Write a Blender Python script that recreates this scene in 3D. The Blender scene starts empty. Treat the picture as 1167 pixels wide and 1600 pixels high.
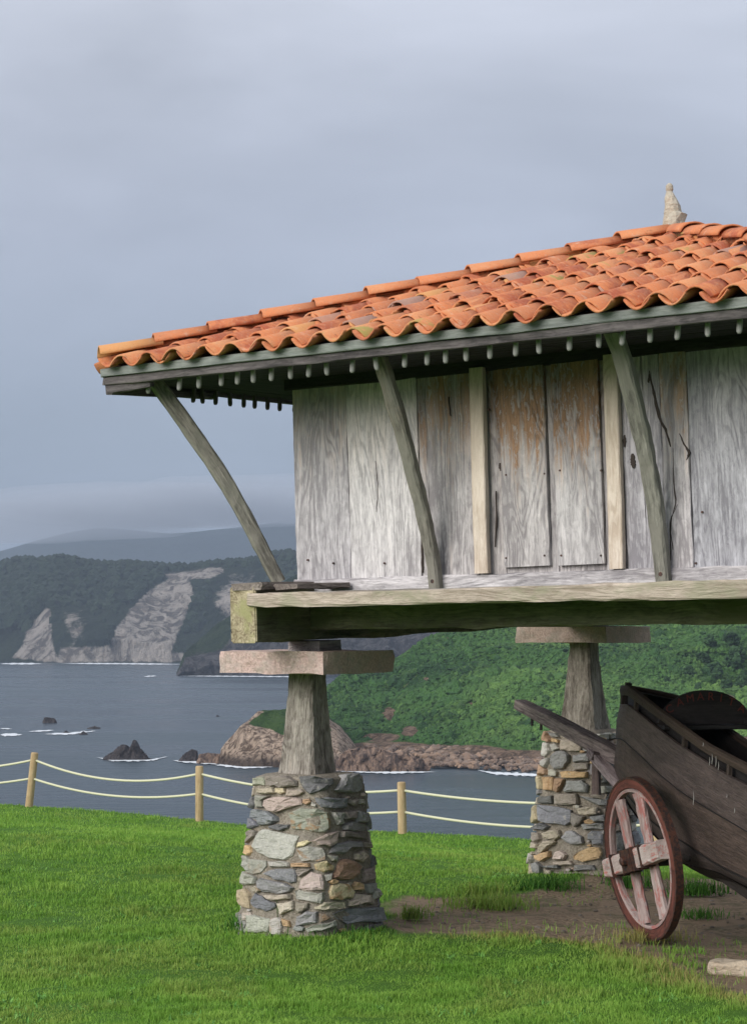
import bpy, bmesh, math, random
import numpy as np
from mathutils import Vector

random.seed(7); rng = np.random.default_rng(7)
SC = bpy.context.scene
COL = SC.collection
# ------------------------------------------------------------------ camera
F, CX, CY, HY = 3100., 583.5, 800., 985.           # focal length in photograph pixels, picture centre, eye level
PH = math.atan((HY - CY) / F)
CAM = np.array([0., 0., 2.15])
cam = bpy.data.cameras.new('camera'); co = bpy.data.objects.new('camera', cam); COL.objects.link(co)
co.location = CAM; co.rotation_euler = (math.pi / 2 + PH, 0, 0)
cam.sensor_fit = 'VERTICAL'; cam.sensor_height = 36; cam.lens = F / 1600 * 36
cam.clip_start = .5; cam.clip_end = 60000
SC.camera = co
# ------------------------------------------------------------------ world, sun, exposure
SUN_EL, SUN_AZ = math.radians(24), math.radians(228)   # azimuth measured clockwise from +Y: behind the camera, to the left
wd = bpy.data.worlds.new('World'); SC.world = wd; wd.use_nodes = True
nt = wd.node_tree; nt.nodes.clear()
def N(nt, t, **k):
    n = nt.nodes.new(t)
    for a, b in k.items():
        if a.startswith('_'): n.inputs[a[1:]].default_value = b
        else: setattr(n, a, b)
    return n
L = lambda nt, a, b: nt.links.new(a, b)
sky = N(nt, 'ShaderNodeTexSky', sky_type='NISHITA', sun_disc=False, sun_elevation=SUN_EL, sun_rotation=SUN_AZ)
b1 = N(nt, 'ShaderNodeBackground', _Strength=.1); L(nt, sky.outputs[0], b1.inputs[0])
tc = N(nt, 'ShaderNodeTexCoord')
mp = N(nt, 'ShaderNodeMapping'); mp.inputs['Scale'].default_value = (1.0, 1.0, 3.2); mp.inputs['Location'].default_value = (1.7, -.6, .75)
L(nt, tc.outputs['Generated'], mp.inputs[0])
nz = N(nt, 'ShaderNodeTexNoise', _Scale=2.6, _Detail=5.0, _Roughness=.5, _Distortion=.35)
L(nt, mp.outputs[0], nz.inputs['Vector'])
sx = N(nt, 'ShaderNodeSeparateXYZ'); L(nt, tc.outputs['Generated'], sx.inputs[0])
gr = N(nt, 'ShaderNodeValToRGB'); L(nt, sx.outputs['Z'], gr.inputs[0])
cr = gr.color_ramp
cr.elements[0].position = 0.0; cr.elements[0].color = (.085, .105, .145, 1)
cr.elements[1].position = 1.0; cr.elements[1].color = (.46, .465, .48, 1)
for p, c in ((.05, (.098, .116, .158)), (.10, (.140, .158, .200)), (.2, (.208, .219, .260)), (.32, (.280, .289, .322)), (.55, (.37, .38, .41))):
    e = cr.elements.new(p); e.color = (*c, 1)
mr = N(nt, 'ShaderNodeMapRange'); mr.inputs[1].default_value = .32; mr.inputs[2].default_value = .68
mr.inputs[3].default_value = .80; mr.inputs[4].default_value = 1.28
L(nt, nz.outputs[0], mr.inputs[0])
mx = N(nt, 'ShaderNodeMix', data_type='RGBA', blend_type='MULTIPLY'); mx.inputs[0].default_value = 1
L(nt, gr.outputs[0], mx.inputs[6]); L(nt, mr.outputs[0], mx.inputs[7])
b2 = N(nt, 'ShaderNodeBackground', _Strength=1.0); L(nt, mx.outputs[2], b2.inputs[0])
ms = N(nt, 'ShaderNodeMixShader', _Fac=.9); L(nt, b1.outputs[0], ms.inputs[1]); L(nt, b2.outputs[0], ms.inputs[2])
wo = N(nt, 'ShaderNodeOutputWorld'); L(nt, ms.outputs[0], wo.inputs[0])
sl = bpy.data.lights.new('sun', 'SUN'); sl.energy = 1.5; sl.angle = math.radians(38); sl.color = (1, .95, .89)
so = bpy.data.objects.new('sun', sl); COL.objects.link(so)
sd = Vector((math.sin(SUN_AZ) * math.cos(SUN_EL), math.cos(SUN_AZ) * math.cos(SUN_EL), math.sin(SUN_EL)))
so.rotation_euler = sd.to_track_quat('Z', 'Y').to_euler()
SC.view_settings.view_transform = 'Standard'; SC.view_settings.look = 'None'
SC.view_settings.gamma = 1; SC.view_settings.exposure = 1.1; SC.view_settings.use_curve_mapping = False
SC.cycles.use_denoising = True; SC.cycles.max_bounces = 6; SC.cycles.diffuse_bounces = 3; SC.cycles.volume_bounces = 0
SC.cycles.volume_step_rate = 10; SC.cycles.caustics_reflective = False; SC.cycles.caustics_refractive = False

# ------------------------------------------------------------------ geometry helpers
A = lambda *v: np.array(v, float)
def ray(px, py):
    d = A((px - CX) / F, 1, (CY - py) / F); c, s = math.cos(PH), math.sin(PH)
    return A(d[0], d[1] * c - d[2] * s, d[1] * s + d[2] * c)
def aty(px, py, y): r = ray(px, py); return CAM + r * (y / r[1])
def atz(px, py, z): r = ray(px, py); return CAM + r * ((z - CAM[2]) / r[2])
def nrm(v): v = np.asarray(v, float); return v / (np.linalg.norm(v) + 1e-12)
# house frame: u along the long front, v back from it, w up (the old building leans a little)
A0 = A((478 - CX) / F * 14.2, 14.2, 0)
U, V_, W_ = A(.835, -.55, .013), A(.55, .835, .035), A(-.03, 0, 1.)
MM = np.stack([U, V_, W_], 1); MI = np.linalg.inv(MM)
def H(u, v, w): return A0 + MM @ A(u, v, w)
# level frame for the pillars
UH, VH = nrm(A(.835, -.55, 0)), nrm(A(.55, .835, 0))

def hashn(ix, iy, iz, s=0):
    h = (ix * 374761393 + iy * 668265263 + iz * 2147483647 + s * 974634777) & 0xffffffff
    h = ((h ^ (h >> 13)) * 1274126177) & 0xffffffff
    return ((h ^ (h >> 16)) & 0xffff) / 65535.
def vnoise(P, s=0):
    P = np.asarray(P, float); i = np.floor(P).astype(np.int64); f = P - i; f = f * f * (3 - 2 * f)
    r = 0
    for a in (0, 1):
        for b in (0, 1):
            for c in (0, 1):
                w = (f[..., 0] if a else 1 - f[..., 0]) * (f[..., 1] if b else 1 - f[..., 1]) * (f[..., 2] if c else 1 - f[..., 2])
                r = r + w * hashn(i[..., 0] + a, i[..., 1] + b, i[..., 2] + c, s)
    return r * 2 - 1
def fbm(P, o=4, s=0, g=.5):
    r = 0; a = 1; P = np.asarray(P, float)
    for k in range(o): r = r + a * vnoise(P * 2 ** k + 17.3 * k, s + k); a *= g
    return r

ORG = {}
def empty(name, loc, label, cat, group=None):
    o = bpy.data.objects.new(name, None); COL.objects.link(o); o.location = Vector(loc)
    o.empty_display_size = .2
    o['label'] = label; o['category'] = cat
    if group: o['group'] = group
    ORG[o.name] = A(*loc)
    return o
def org(o):
    while o is not None and o.parent is not None: o = o.parent
    return ORG.get(o.name, A(0, 0, 0)) if o else A(0, 0, 0)
def mesh(name, verts, faces, mat, parent=None, smooth=False, gr=None, color=None, attrs=None):
    me = bpy.data.meshes.new(name)
    verts = np.asarray(verts, float) - org(parent)
    me.from_pydata(verts.tolist(), [], faces)
    if gr is not None:
        a = me.attributes.new('gr', 'FLOAT_VECTOR', 'POINT'); a.data.foreach_set('vector', np.asarray(gr, np.float32).ravel())
    for k, v in (attrs or {}).items():
        a = me.attributes.new(k, 'FLOAT', 'POINT'); a.data.foreach_set('value', np.asarray(v, np.float32).ravel())
    me.materials.append(mat)
    if smooth: me.polygons.foreach_set('use_smooth', [True] * len(me.polygons))
    me.update()
    o = bpy.data.objects.new(name, me); COL.objects.link(o)
    if parent is not None: o.parent = parent
    if color: o.color = color
    return o
def bigmesh(name, V, quads=None, tris=None, mat=None, parent=None, smooth=True, attrs=None):
    me = bpy.data.meshes.new(name)
    V = np.asarray(V, np.float32); me.vertices.add(len(V)); me.vertices.foreach_set('co', V.ravel())
    fl = []; ls = []; st = 0
    if quads is not None and len(quads):
        fl.append(np.asarray(quads, np.int32).ravel()); ls.append(np.arange(len(quads)) * 4); st = len(quads) * 4
    if tris is not None and len(tris):
        fl.append(np.asarray(tris, np.int32).ravel()); ls.append(st + np.arange(len(tris)) * 3)
    fl = np.concatenate(fl); ls = np.concatenate(ls).astype(np.int32)
    me.loops.add(len(fl)); me.loops.foreach_set('vertex_index', fl)
    me.polygons.add(len(ls)); me.polygons.foreach_set('loop_start', ls)
    me.polygons.foreach_set('use_smooth', np.full(len(ls), smooth))
    for k, v in (attrs or {}).items():
        v = np.asarray(v, np.float32)
        if v.ndim == 2:
            a = me.attributes.new(k, 'FLOAT_VECTOR', 'POINT'); a.data.foreach_set('vector', v.ravel())
        else:
            a = me.attributes.new(k, 'FLOAT', 'POINT'); a.data.foreach_set('value', v.ravel())
    me.update(calc_edges=True); me.validate()
    me.materials.append(mat)
    o = bpy.data.objects.new(name, me); COL.objects.link(o)
    if parent is not None: o.parent = parent
    return o
def beam(name, pts, side, w, t, mat, parent=None, ch=.006, jit=.002, n=None, color=None, smooth=False, endj=0.):
    """a timber: section w (along side) by t, swept along pts, arrises taken off, edges uneven"""
    pts = [A(*p) for p in pts]
    if n is None: n = max(2, min(24, int(sum(np.linalg.norm(pts[i + 1] - pts[i]) for i in range(len(pts) - 1)) / .14)))
    d = np.concatenate([[0], np.cumsum([np.linalg.norm(pts[i + 1] - pts[i]) for i in range(len(pts) - 1)])])
    s = np.linspace(0, d[-1], n + 1); P = np.stack([np.interp(s, d, [p[k] for p in pts]) for k in range(3)], 1)
    if len(pts) > 2:
        for _ in range(2): P[1:-1] = (P[:-2] + 2 * P[1:-1] + P[2:]) / 4
    ws = np.interp(s, np.linspace(0, d[-1], len(w)), w) if hasattr(w, '__len__') else np.full(n + 1, w)
    ts = np.interp(s, np.linspace(0, d[-1], len(t)), t) if hasattr(t, '__len__') else np.full(n + 1, t)
    T = np.gradient(P, axis=0); vs = []; g = []; off = rng.random(3) * 40
    wob = fbm(np.stack([s * 2.2, s * 0 + off[0], s * 0 + off[1]], 1), 2, 3)
    for i in range(n + 1):
        ti = nrm(T[i]); nn = nrm(np.cross(ti, side)); sd_ = nrm(np.cross(nn, ti))
        a, b = ws[i] / 2, ts[i] / 2; c = min(ch, a * .6, b * .6)
        for k, (x, y) in enumerate(((-a + c, -b), (a - c, -b), (a, -b + c), (a, b - c), (a - c, b), (-a + c, b), (-a, b - c), (-a, -b + c))):
            j = rng.normal(0, jit, 2); sh = rng.normal(0, endj) if i in (0, n) else 0
            vs.append(P[i] + sd_ * (x + j[0] + wob[i] * jit * 2) + nn * (y + j[1]) + ti * sh); g.append(A(x, y, s[i]) + off)
    fs = []
    for i in range(n):
        for k in range(8):
            k2 = (k + 1) % 8; fs.append((i * 8 + k, i * 8 + k2, i * 8 + 8 + k2, i * 8 + 8 + k))
    fs.append(tuple(range(7, -1, -1))); fs.append(tuple(n * 8 + k for k in range(8)))
    # fix orientation so that normals look outwards
    p = np.array(vs); c0 = p.mean(0); q = fs[0]; fn = np.cross(p[q[1]] - p[q[0]], p[q[2]] - p[q[1]])
    if np.dot(fn, p[list(q)].mean(0) - P[0]) < 0: fs = [tuple(reversed(f)) for f in fs]
    return mesh(name, vs, fs, mat, parent, smooth, gr=g, color=color)

# ------------------------------------------------------------------ materials
def newmat(name, rough=.85, spec=.3):
    m = bpy.data.materials.new(name); m.use_nodes = True; t = m.node_tree; t.nodes.clear()
    o = N(t, 'ShaderNodeOutputMaterial'); b = N(t, 'ShaderNodeBsdfPrincipled'); b.inputs['Roughness'].default_value = rough
    b.inputs['Specular IOR Level'].default_value = spec
    L(t, b.outputs[0], o.inputs[0]); return m, t, b
def noise(t, vec, scale, detail=4., rough=.55, dist=0.):
    n = N(t, 'ShaderNodeTexNoise', _Scale=scale, _Detail=detail, _Roughness=rough, _Distortion=dist)
    if vec is not None: L(t, vec, n.inputs['Vector'])
    return n.outputs[0]
def ramp(t, f, lo, hi, a=0., b=1.):
    m = N(t, 'ShaderNodeMapRange', interpolation_type='SMOOTHSTEP')
    for i, v in enumerate((lo, hi, a, b)): m.inputs[i + 1].default_value = v
    L(t, f, m.inputs[0]); return m.outputs[0]
def mixc(t, f, a, b, mode='MIX'):
    m = N(t, 'ShaderNodeMix', data_type='RGBA', blend_type=mode)
    for i, v in ((0, f), (6, a), (7, b)):
        if hasattr(v, 'is_linked') or hasattr(v, 'links'): L(t, v, m.inputs[i])
        else: m.inputs[i].default_value = (v if i == 0 else (*v, 1))
    return m.outputs[2]
def math_(t, op, a, b=0.):
    m = N(t, 'ShaderNodeMath', operation=op)
    for i, v in ((0, a), (1, b)):
        if hasattr(v, 'links'): L(t, v, m.inputs[i])
        else: m.inputs[i].default_value = v
    return m.outputs[0]
def vscale(t, vec, s, loc=None):
    m = N(t, 'ShaderNodeMapping'); m.inputs['Scale'].default_value = s
    L(t, vec, m.inputs[0]); return m.outputs[0]
def bump(t, b, h, strength, dist):
    n = N(t, 'ShaderNodeBump', _Strength=strength, _Distance=dist); L(t, h, n.inputs['Height']); L(t, n.outputs[0], b.inputs['Normal'])
def attr(t, name, out='Vector'): n = N(t, 'ShaderNodeAttribute', attribute_name=name); return n.outputs[out]
def objcol(t): n = N(t, 'ShaderNodeObjectInfo'); return n.outputs['Color'], n.outputs['Alpha']

def wood_mat(name, light, dark, brown=(.15, .085, .045), moss=None, crack=.5, rough=.85, rings=.5, grain=.8, tint=True, paint=None, bd=.004):
    m, t, b = newmat(name, rough, .25)
    g = attr(t, 'gr')
    warp = noise(t, vscale(t, g, (5, 5, 1.3)), 1., 3.)
    fine = noise(t, vscale(t, g, (75, 75, 4.5)), 1., 7., .72, .5)
    mid = noise(t, vscale(t, g, (16, 16, .9)), 1., 4., .6, .4)
    ring = math_(t, 'SINE', math_(t, 'MULTIPLY', noise(t, vscale(t, g, (4.5, 4.5, .75)), 1., 1.5, .5, .9), 90.))
    ring = ramp(t, ring, -.2, 1.)
    f = math_(t, 'ADD', math_(t, 'MULTIPLY', ramp(t, fine, .32, .68), grain * .62), math_(t, 'MULTIPLY', ramp(t, mid, .3, .7), .38))
    f = math_(t, 'SUBTRACT', f, math_(t, 'MULTIPLY', math_(t, 'MULTIPLY', ring, ramp(t, warp, .38, .6)), rings * .55))
    patch = noise(t, vscale(t, g, (3.2, 3.2, 1.1)), 1., 4., .6, .8)
    f = math_(t, 'ADD', f, ramp(t, patch, .35, .65, -.22, .22))
    flk = noise(t, vscale(t, g, (38, 38, 13)), 1., 6., .7, .8)
    f = math_(t, 'ADD', f, ramp(t, flk, .40, .58, -.12, .13))
    col = mixc(t, f, dark, light)
    if tint:
        oc, oa = objcol(t)
        # unbleached brown wood left where the weather has not reached, streaked along the grain
        geo = N(t, 'ShaderNodeNewGeometry'); sp = N(t, 'ShaderNodeSeparateXYZ'); L(t, geo.outputs['Position'], sp.inputs[0])
        zz = math_(t, 'ADD', ramp(t, sp.outputs['Z'], 2.75, 3.85, -1.0, .6), math_(t, 'MULTIPLY', math_(t, 'SUBTRACT', mid, .5), 3.2))
        zz = math_(t, 'ADD', zz, math_(t, 'MULTIPLY', math_(t, 'SUBTRACT', fine, .5), 1.8))
        st = math_(t, 'MULTIPLY', ramp(t, zz, -.8, 1.0), oa)
        st = math_(t, 'MULTIPLY', st, ramp(t, math_(t, 'ADD', math_(t, 'MULTIPLY', flk, .6), math_(t, 'MULTIPLY', patch, .4)), .44, .53, .35, 1.))
        bcol = mixc(t, f, tuple(c * .45 for c in brown), tuple(c * 1.9 for c in brown))
        col = mixc(t, st, col, bcol)
        col = mixc(t, 1., col, oc, 'MULTIPLY')
    if moss:
        mo = ramp(t, noise(t, vscale(t, g, (5, 5, 3)), 1., 5., .6), .48, .62, 0, .8); col = mixc(t, mo, col, moss)
    if paint:
        pm = math_(t, 'ADD', math_(t, 'MULTIPLY', fine, .5), math_(t, 'MULTIPLY', noise(t, g, 9., 5., .65), .5))
        col = mixc(t, ramp(t, pm, .505, .58), col, paint)
    ck = ramp(t, noise(t, vscale(t, g, (13, 13, .55)), 1., 3., .5, 1.2), .275, .30, 1., 0.)
    ck = math_(t, 'MULTIPLY', ck, crack)
    col = mixc(t, ck, col, (.018, .015, .013))
    kn = N(t, 'ShaderNodeTexVoronoi', _Scale=1.); L(t, vscale(t, g, (6, 6, 2.6)), kn.inputs['Vector'])
    kd = ramp(t, kn.outputs['Distance'], .05, .13, .85, 0.); kd = math_(t, 'MULTIPLY', kd, min(crack, 1.) * .45)
    col = mixc(t, kd, col, (.03, .022, .016))
    L(t, col, b.inputs['Base Color'])
    hgt = math_(t, 'SUBTRACT', math_(t, 'ADD', f, 0.), math_(t, 'MULTIPLY', ck, 2.5))
    bump(t, b, hgt, .8, bd)
    return m
M = {}
M['plank'] = wood_mat('weathered_plank', (.78, .77, .785), (.31, .30, .315), rings=.6, brown=(.22, .14, .09), bd=.006)
M['fresh'] = wood_mat('pale_batten_wood', (.80, .72, .62), (.54, .45, .36), crack=.4, rings=.8)
M['beam'] = wood_mat('mossy_beam', (.26, .25, .20), (.085, .083, .068), moss=(.13, .14, .07), crack=.8)
M['end'] = wood_mat('beam_end_lichen', (.60, .53, .36), (.22, .18, .11), moss=(.36, .36, .17), crack=.9)
M['board'] = wood_mat('limed_board', (.66, .60, .50), (.32, .28, .215), moss=(.38, .36, .26), crack=.7, bd=.008)
M['brace'] = wood_mat('brace_wood', (.33, .315, .285), (.11, .105, .095), moss=(.24, .235, .20), crack=.7)
M['fascia'] = wood_mat('fascia_wood', (.33, .36, .34), (.19, .21, .20), crack=.2, rings=.2, tint=False)
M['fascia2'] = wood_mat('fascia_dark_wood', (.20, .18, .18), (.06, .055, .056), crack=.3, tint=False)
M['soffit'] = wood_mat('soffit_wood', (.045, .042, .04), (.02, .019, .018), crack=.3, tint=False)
M['post'] = wood_mat('post_wood', (.56, .52, .46), (.15, .13, .11), brown=(.16, .08, .045), crack=1.2, bd=.012)
M['peg'] = wood_mat('peg_wood', (.52, .52, .50), (.30, .30, .29), crack=0., tint=False)
M['rail'] = wood_mat('fence_post_wood', (.56, .43, .26), (.36, .26, .14), crack=.4, tint=False)
M['boat'] = wood_mat('tarred_boat_plank', (.105, .083, .074), (.042, .034, .031), crack=.8, bd=.007, rings=.3, rough=.6)
M['boatdark'] = wood_mat('dark_boat_wood', (.03, .027, .027), (.013, .012, .012), crack=.3, rough=.6)
M['shaft'] = wood_mat('shaft_wood', (.40, .34, .32), (.12, .10, .097), crack=1., bd=.008)
M['rim'] = wood_mat('wheel_rim_wood', (.19, .065, .05), (.06, .028, .022), crack=.5, tint=False)
M['spoke'] = wood_mat('faded_red_wood', (.52, .44, .42), (.28, .2, .19), crack=.5, tint=False, paint=(.38, .15, .135))
M['barw'] = wood_mat('faded_white_bar', (.56, .50, .47), (.34, .27, .25), crack=.5, tint=False, paint=(.42, .17, .15))

def iron():
    m, t, b = newmat('rusty_iron', .6, .5)
    g = N(t, 'ShaderNodeTexCoord').outputs['Object']
    f = noise(t, g, 40., 5., .65)
    L(t, mixc(t, ramp(t, f, .4, .6), (.035, .025, .024), (.10, .042, .028)), b.inputs['Base Color']); b.inputs['Metallic'].default_value = .35
    bump(t, b, f, .5, .003); return m
M['iron'] = iron()
def stone(name, rustcol=(.34, .20, .10), sc=1.):
    m, t, b = newmat(name, .9, .3)
    g = N(t, 'ShaderNodeTexCoord').outputs['Object']; oc, oa = objcol(t)
    big = noise(t, g, 7. * sc, 5., .6, .3); f = noise(t, g, 55. * sc, 6., .7)
    strat = noise(t, vscale(t, g, (12 * sc, 12 * sc, 45 * sc)), 1., 4., .6, .5)
    v = math_(t, 'ADD', math_(t, 'MULTIPLY', ramp(t, f, .3, .7, .72, 1.22), .6), math_(t, 'MULTIPLY', ramp(t, big, .3, .7, .78, 1.22), .4))
    vr = N(t, 'ShaderNodeCombineColor')
    for k in range(3): L(t, v, vr.inputs[k])
    c = mixc(t, 1., oc, vr.outputs[0], 'MULTIPLY')
    rm = math_(t, 'MULTIPLY', ramp(t, noise(t, g, 11. * sc, 5., .65, .6), .50, .62), math_(t, 'SUBTRACT', 1., oa))
    c = mixc(t, rm, c, rustcol)
    lich = ramp(t, noise(t, g, 26. * sc, 4., .6), .60, .70, 0., .55)
    c = mixc(t, lich, c, (.46, .44, .38))
    L(t, c, b.inputs['Base Color'])
    h = math_(t, 'ADD', math_(t, 'ADD', math_(t, 'MULTIPLY', big, 1.5), math_(t, 'MULTIPLY', f, .55)), math_(t, 'MULTIPLY', strat, .9))
    bump(t, b, h, .9, .02 / sc ** .5); return m
M['stone'] = stone('rubble_stone')
def mortar():
    m, t, b = newmat('sandy_mortar', .95, .2)
    g = N(t, 'ShaderNodeTexCoord').outputs['Object']
    f = noise(t, g, 60., 6., .7); k = noise(t, g, 6., 4.)
    c = mixc(t, ramp(t, f, .35, .65), (.22, .19, .15), (.44, .395, .325)); c = mixc(t, ramp(t, k, .4, .65, 0, .6), c, (.27, .245, .21))
    L(t, c, b.inputs['Base Color']); bump(t, b, math_(t, 'ADD', f, math_(t, 'MULTIPLY', noise(t, g, 16., 4.), 1.5)), 1., .02); return m
M['mortar'] = mortar()
def slabmat():
    m, t, b = newmat('pink_sandstone', .9, .3)
    g = N(t, 'ShaderNodeTexCoord').outputs['Object']; oc, oa = objcol(t)
    f = noise(t, g, 70., 6., .7); k = noise(t, g, 8., 5., .6); h = noise(t, vscale(t, g, (30, 30, 14)), 1., 5., .7, .8)
    c = mixc(t, ramp(t, f, .3, .7), (.50, .365, .335), (.78, .63, .585)); c = mixc(t, ramp(t, k, .42, .66, 0, .65), c, (.50, .46, .42))
    c = mixc(t, 1., c, oc, 'MULTIPLY')
    L(t, c, b.inputs['Base Color']); bump(t, b, math_(t, 'ADD', math_(t, 'MULTIPLY', f, .4), h), 1., .022); return m
M['slab'] = slabmat()
def tilemat():
    m, t, b = newmat('terracotta_tile', .8, .3)
    g = N(t, 'ShaderNodeTexCoord').outputs['Object']; oc, oa = objcol(t)
    oi = N(t, 'ShaderNodeObjectInfo').outputs['Random']
    cell = attr(t, 'rnd', 'Fac')
    f = noise(t, g, 45., 6., .7); k = noise(t, g, 5., 5., .65)
    c = mixc(t, ramp(t, cell, 0, 1), (.38, .10, .05), (.66, .30, .14))
    c = mixc(t, ramp(t, k, .38, .62), c, (.60, .215, .09))
    c = mixc(t, ramp(t, f, .45, .75, 0, .45), c, (.60, .36, .24))
    c = mixc(t, ramp(t, noise(t, g, 13., 5., .7), .60, .74, 0, .7), c, (.19, .07, .04))
    c = mixc(t, ramp(t, noise(t, g, 90., 3., .6), .60, .68, 0, .55), c, (.16, .07, .05))
    c = mixc(t, ramp(t, noise(t, g, 9., 6., .7), .58, .66, 0, .35), c, (.62, .47, .36))
    li = math_(t, 'MULTIPLY', ramp(t, noise(t, g, 7., 5., .6), .52, .64), ramp(t, cell, .86, .95))
    c = mixc(t, li, c, (.36, .30, .10))
    c = mixc(t, ramp(t, math_(t, 'ABSOLUTE', math_(t, 'SUBTRACT', cell, .31)), 0., .02, .6, 0.), c, (.30, .27, .25))
    c = mixc(t, math_(t, 'MULTIPLY', ramp(t, math_(t, 'ABSOLUTE', math_(t, 'SUBTRACT', cell, .62)), .0, .03, .6, 0.), .9), c, (.62, .36, .13))
    L(t, c, b.inputs['Base Color']); bump(t, b, math_(t, 'ADD', f, k), .5, .006); return m
M['tile'] = tilemat()

def plain(name, col, rough=.8, var=.25, sc=20.):
    m, t, b = newmat(name, rough)
    g = N(t, 'ShaderNodeTexCoord').outputs['Object']; f = noise(t, g, sc, 4., .6)
    L(t, mixc(t, f, tuple(c * (1 - var) for c in col), tuple(c * (1 + var) for c in col)), b.inputs['Base Color'])
    bump(t, b, f, .4, .003); return m
M['rope'] = plain('cream_rope', (.62, .62, .44), .8, .12, 60)
M['drip'] = plain('white_drips', (.3, .29, .28))
M['letter'] = plain('dull_red_paint', (.11, .027, .022), .7)
M['underlay'] = plain('roof_underlay', (.05, .04, .035), .9)

# ------------------------------------------------------------------ ground
DIRT = [atz(x, y, 0)[:2] for x, y in ((606, 1412), (650, 1400), (700, 1403), (745, 1396), (815, 1392), (868, 1384), (905, 1376), (1000, 1362), (1167, 1352), (1500, 1345),
        (1700, 1560), (1500, 1640), (1240, 1576), (1130, 1550), (1065, 1523), (1010, 1498), (950, 1478), (860, 1470), (790, 1464), (720, 1468), (660, 1464), (625, 1470), (606, 1460))]
DIRT = np.array(DIRT)
def sdpoly(P, poly):
    """signed distance, negative inside"""
    P = np.asarray(P, float); d = np.full(len(P), 1e9); ins = np.zeros(len(P), bool); n = len(poly)
    for i in range(n):
        a, b = poly[i], poly[(i + 1) % n]; e = b - a; w = P - a
        q = np.clip((w @ e) / (e @ e), 0, 1); d = np.minimum(d, np.hypot(*(w - q[:, None] * e).T))
        c = ((a[1] > P[:, 1]) != (b[1] > P[:, 1])) & (P[:, 0] < (b[0] - a[0]) * (P[:, 1] - a[1]) / (b[1] - a[1] + 1e-12) + a[0]); ins ^= c
    return np.where(ins, -d, d)
FA, FB = A(-5.38, 31.), A(.40, 27.)                 # two of the rope fence's posts
FN = nrm(A(-(FB - FA)[1], (FB - FA)[0]))
if FN[1] < 0: FN = -FN
def gz(x, y):
    x = np.asarray(x, float); y = np.asarray(y, float)
    d = (x - FA[0]) * FN[0] + (y - FA[1]) * FN[1]    # > 0 beyond the fence
    # lawn: level round the pillars, falling gently to the fence, then away over the cliff
    s = np.clip((d + 8.) / 8., 0, 1); z = -.60 * s * s * (3 - 2 * s)
    z = z + .14 * np.clip((12 - y) / 4, 0, 1.5)
    for bx_, by_, bh in ((-.46, 13.9, .075), (1.9, 17.6, .07)): z = z + bh * np.exp(-((x - bx_) ** 2 + (y - by_) ** 2) / .55)
    z = z + .015 * np.sin(x * 1.7 + y * .9) + .02 * np.sin(x * .6 - y * .45)
    z = z - np.where(d > .15, .35 * (d - .15) + .02 * (d - .15) ** 2, 0)
    return np.maximum(z, -27.2 - .02 * np.clip(y - 60, 0, 1000))
def grid(xs, ys):
    X, Y = np.meshgrid(xs, ys); n, m = len(xs), len(ys)
    i = np.arange(n * m).reshape(m, n)
    q = np.stack([i[:-1, :-1], i[:-1, 1:], i[1:, 1:], i[1:, :-1]], -1).reshape(-1, 4)
    return X.ravel(), Y.ravel(), q
def dirtmask(x, y):
    sd_ = sdpoly(np.stack([x, y], 1), DIRT)
    P = np.stack([x * 2.4, y * 2.4, x * 0], 1)
    return sd_ + .13 * fbm(P, 4, 11)
gx, gy, gq = grid(np.concatenate([np.linspace(-60, -9, 24), np.linspace(-8.8, 9, 190), np.linspace(9.5, 60, 24)]),
                  np.concatenate([np.linspace(-30, 7.5, 20), np.linspace(7.7, 32, 240), np.linspace(32.5, 110, 50)]))
gzv = gz(gx, gy) + .012 * fbm(np.stack([gx * 5, gy * 5, gx * 0], 1), 3, 5)
dm = dirtmask(gx, gy); gzv = gzv - .025 * np.clip(-dm * 4, 0, 1)
def groundmat():
    m, t, b = newmat('lawn_soil', .95, .15)
    g = N(t, 'ShaderNodeTexCoord').outputs['Object']; d = attr(t, 'dirt', 'Fac')
    f = noise(t, g, 30., 6., .7); k = noise(t, g, 1.5, 5., .6)
    soil = mixc(t, ramp(t, f, .35, .65), (.15, .108, .07), (.38, .29, .20)); soil = mixc(t, ramp(t, k, .42, .6), soil, (.29, .215, .15))
    soil = mixc(t, ramp(t, noise(t, g, 3.3, 5., .6), .5, .62, 0., .55), soil, (.09, .10, .05))
    grn = mixc(t, f, (.05, .12, .014), (.10, .22, .03))
    c = mixc(t, ramp(t, d, -.05, .08), soil, grn)
    L(t, c, b.inputs['Base Color']); bump(t, b, math_(t, 'ADD', f, k), .9, .03); return m
o = bigmesh('ground', np.stack([gx, gy, gzv], 1), quads=gq, mat=groundmat(), attrs={'dirt': dm}); o['kind'] = 'structure'

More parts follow.
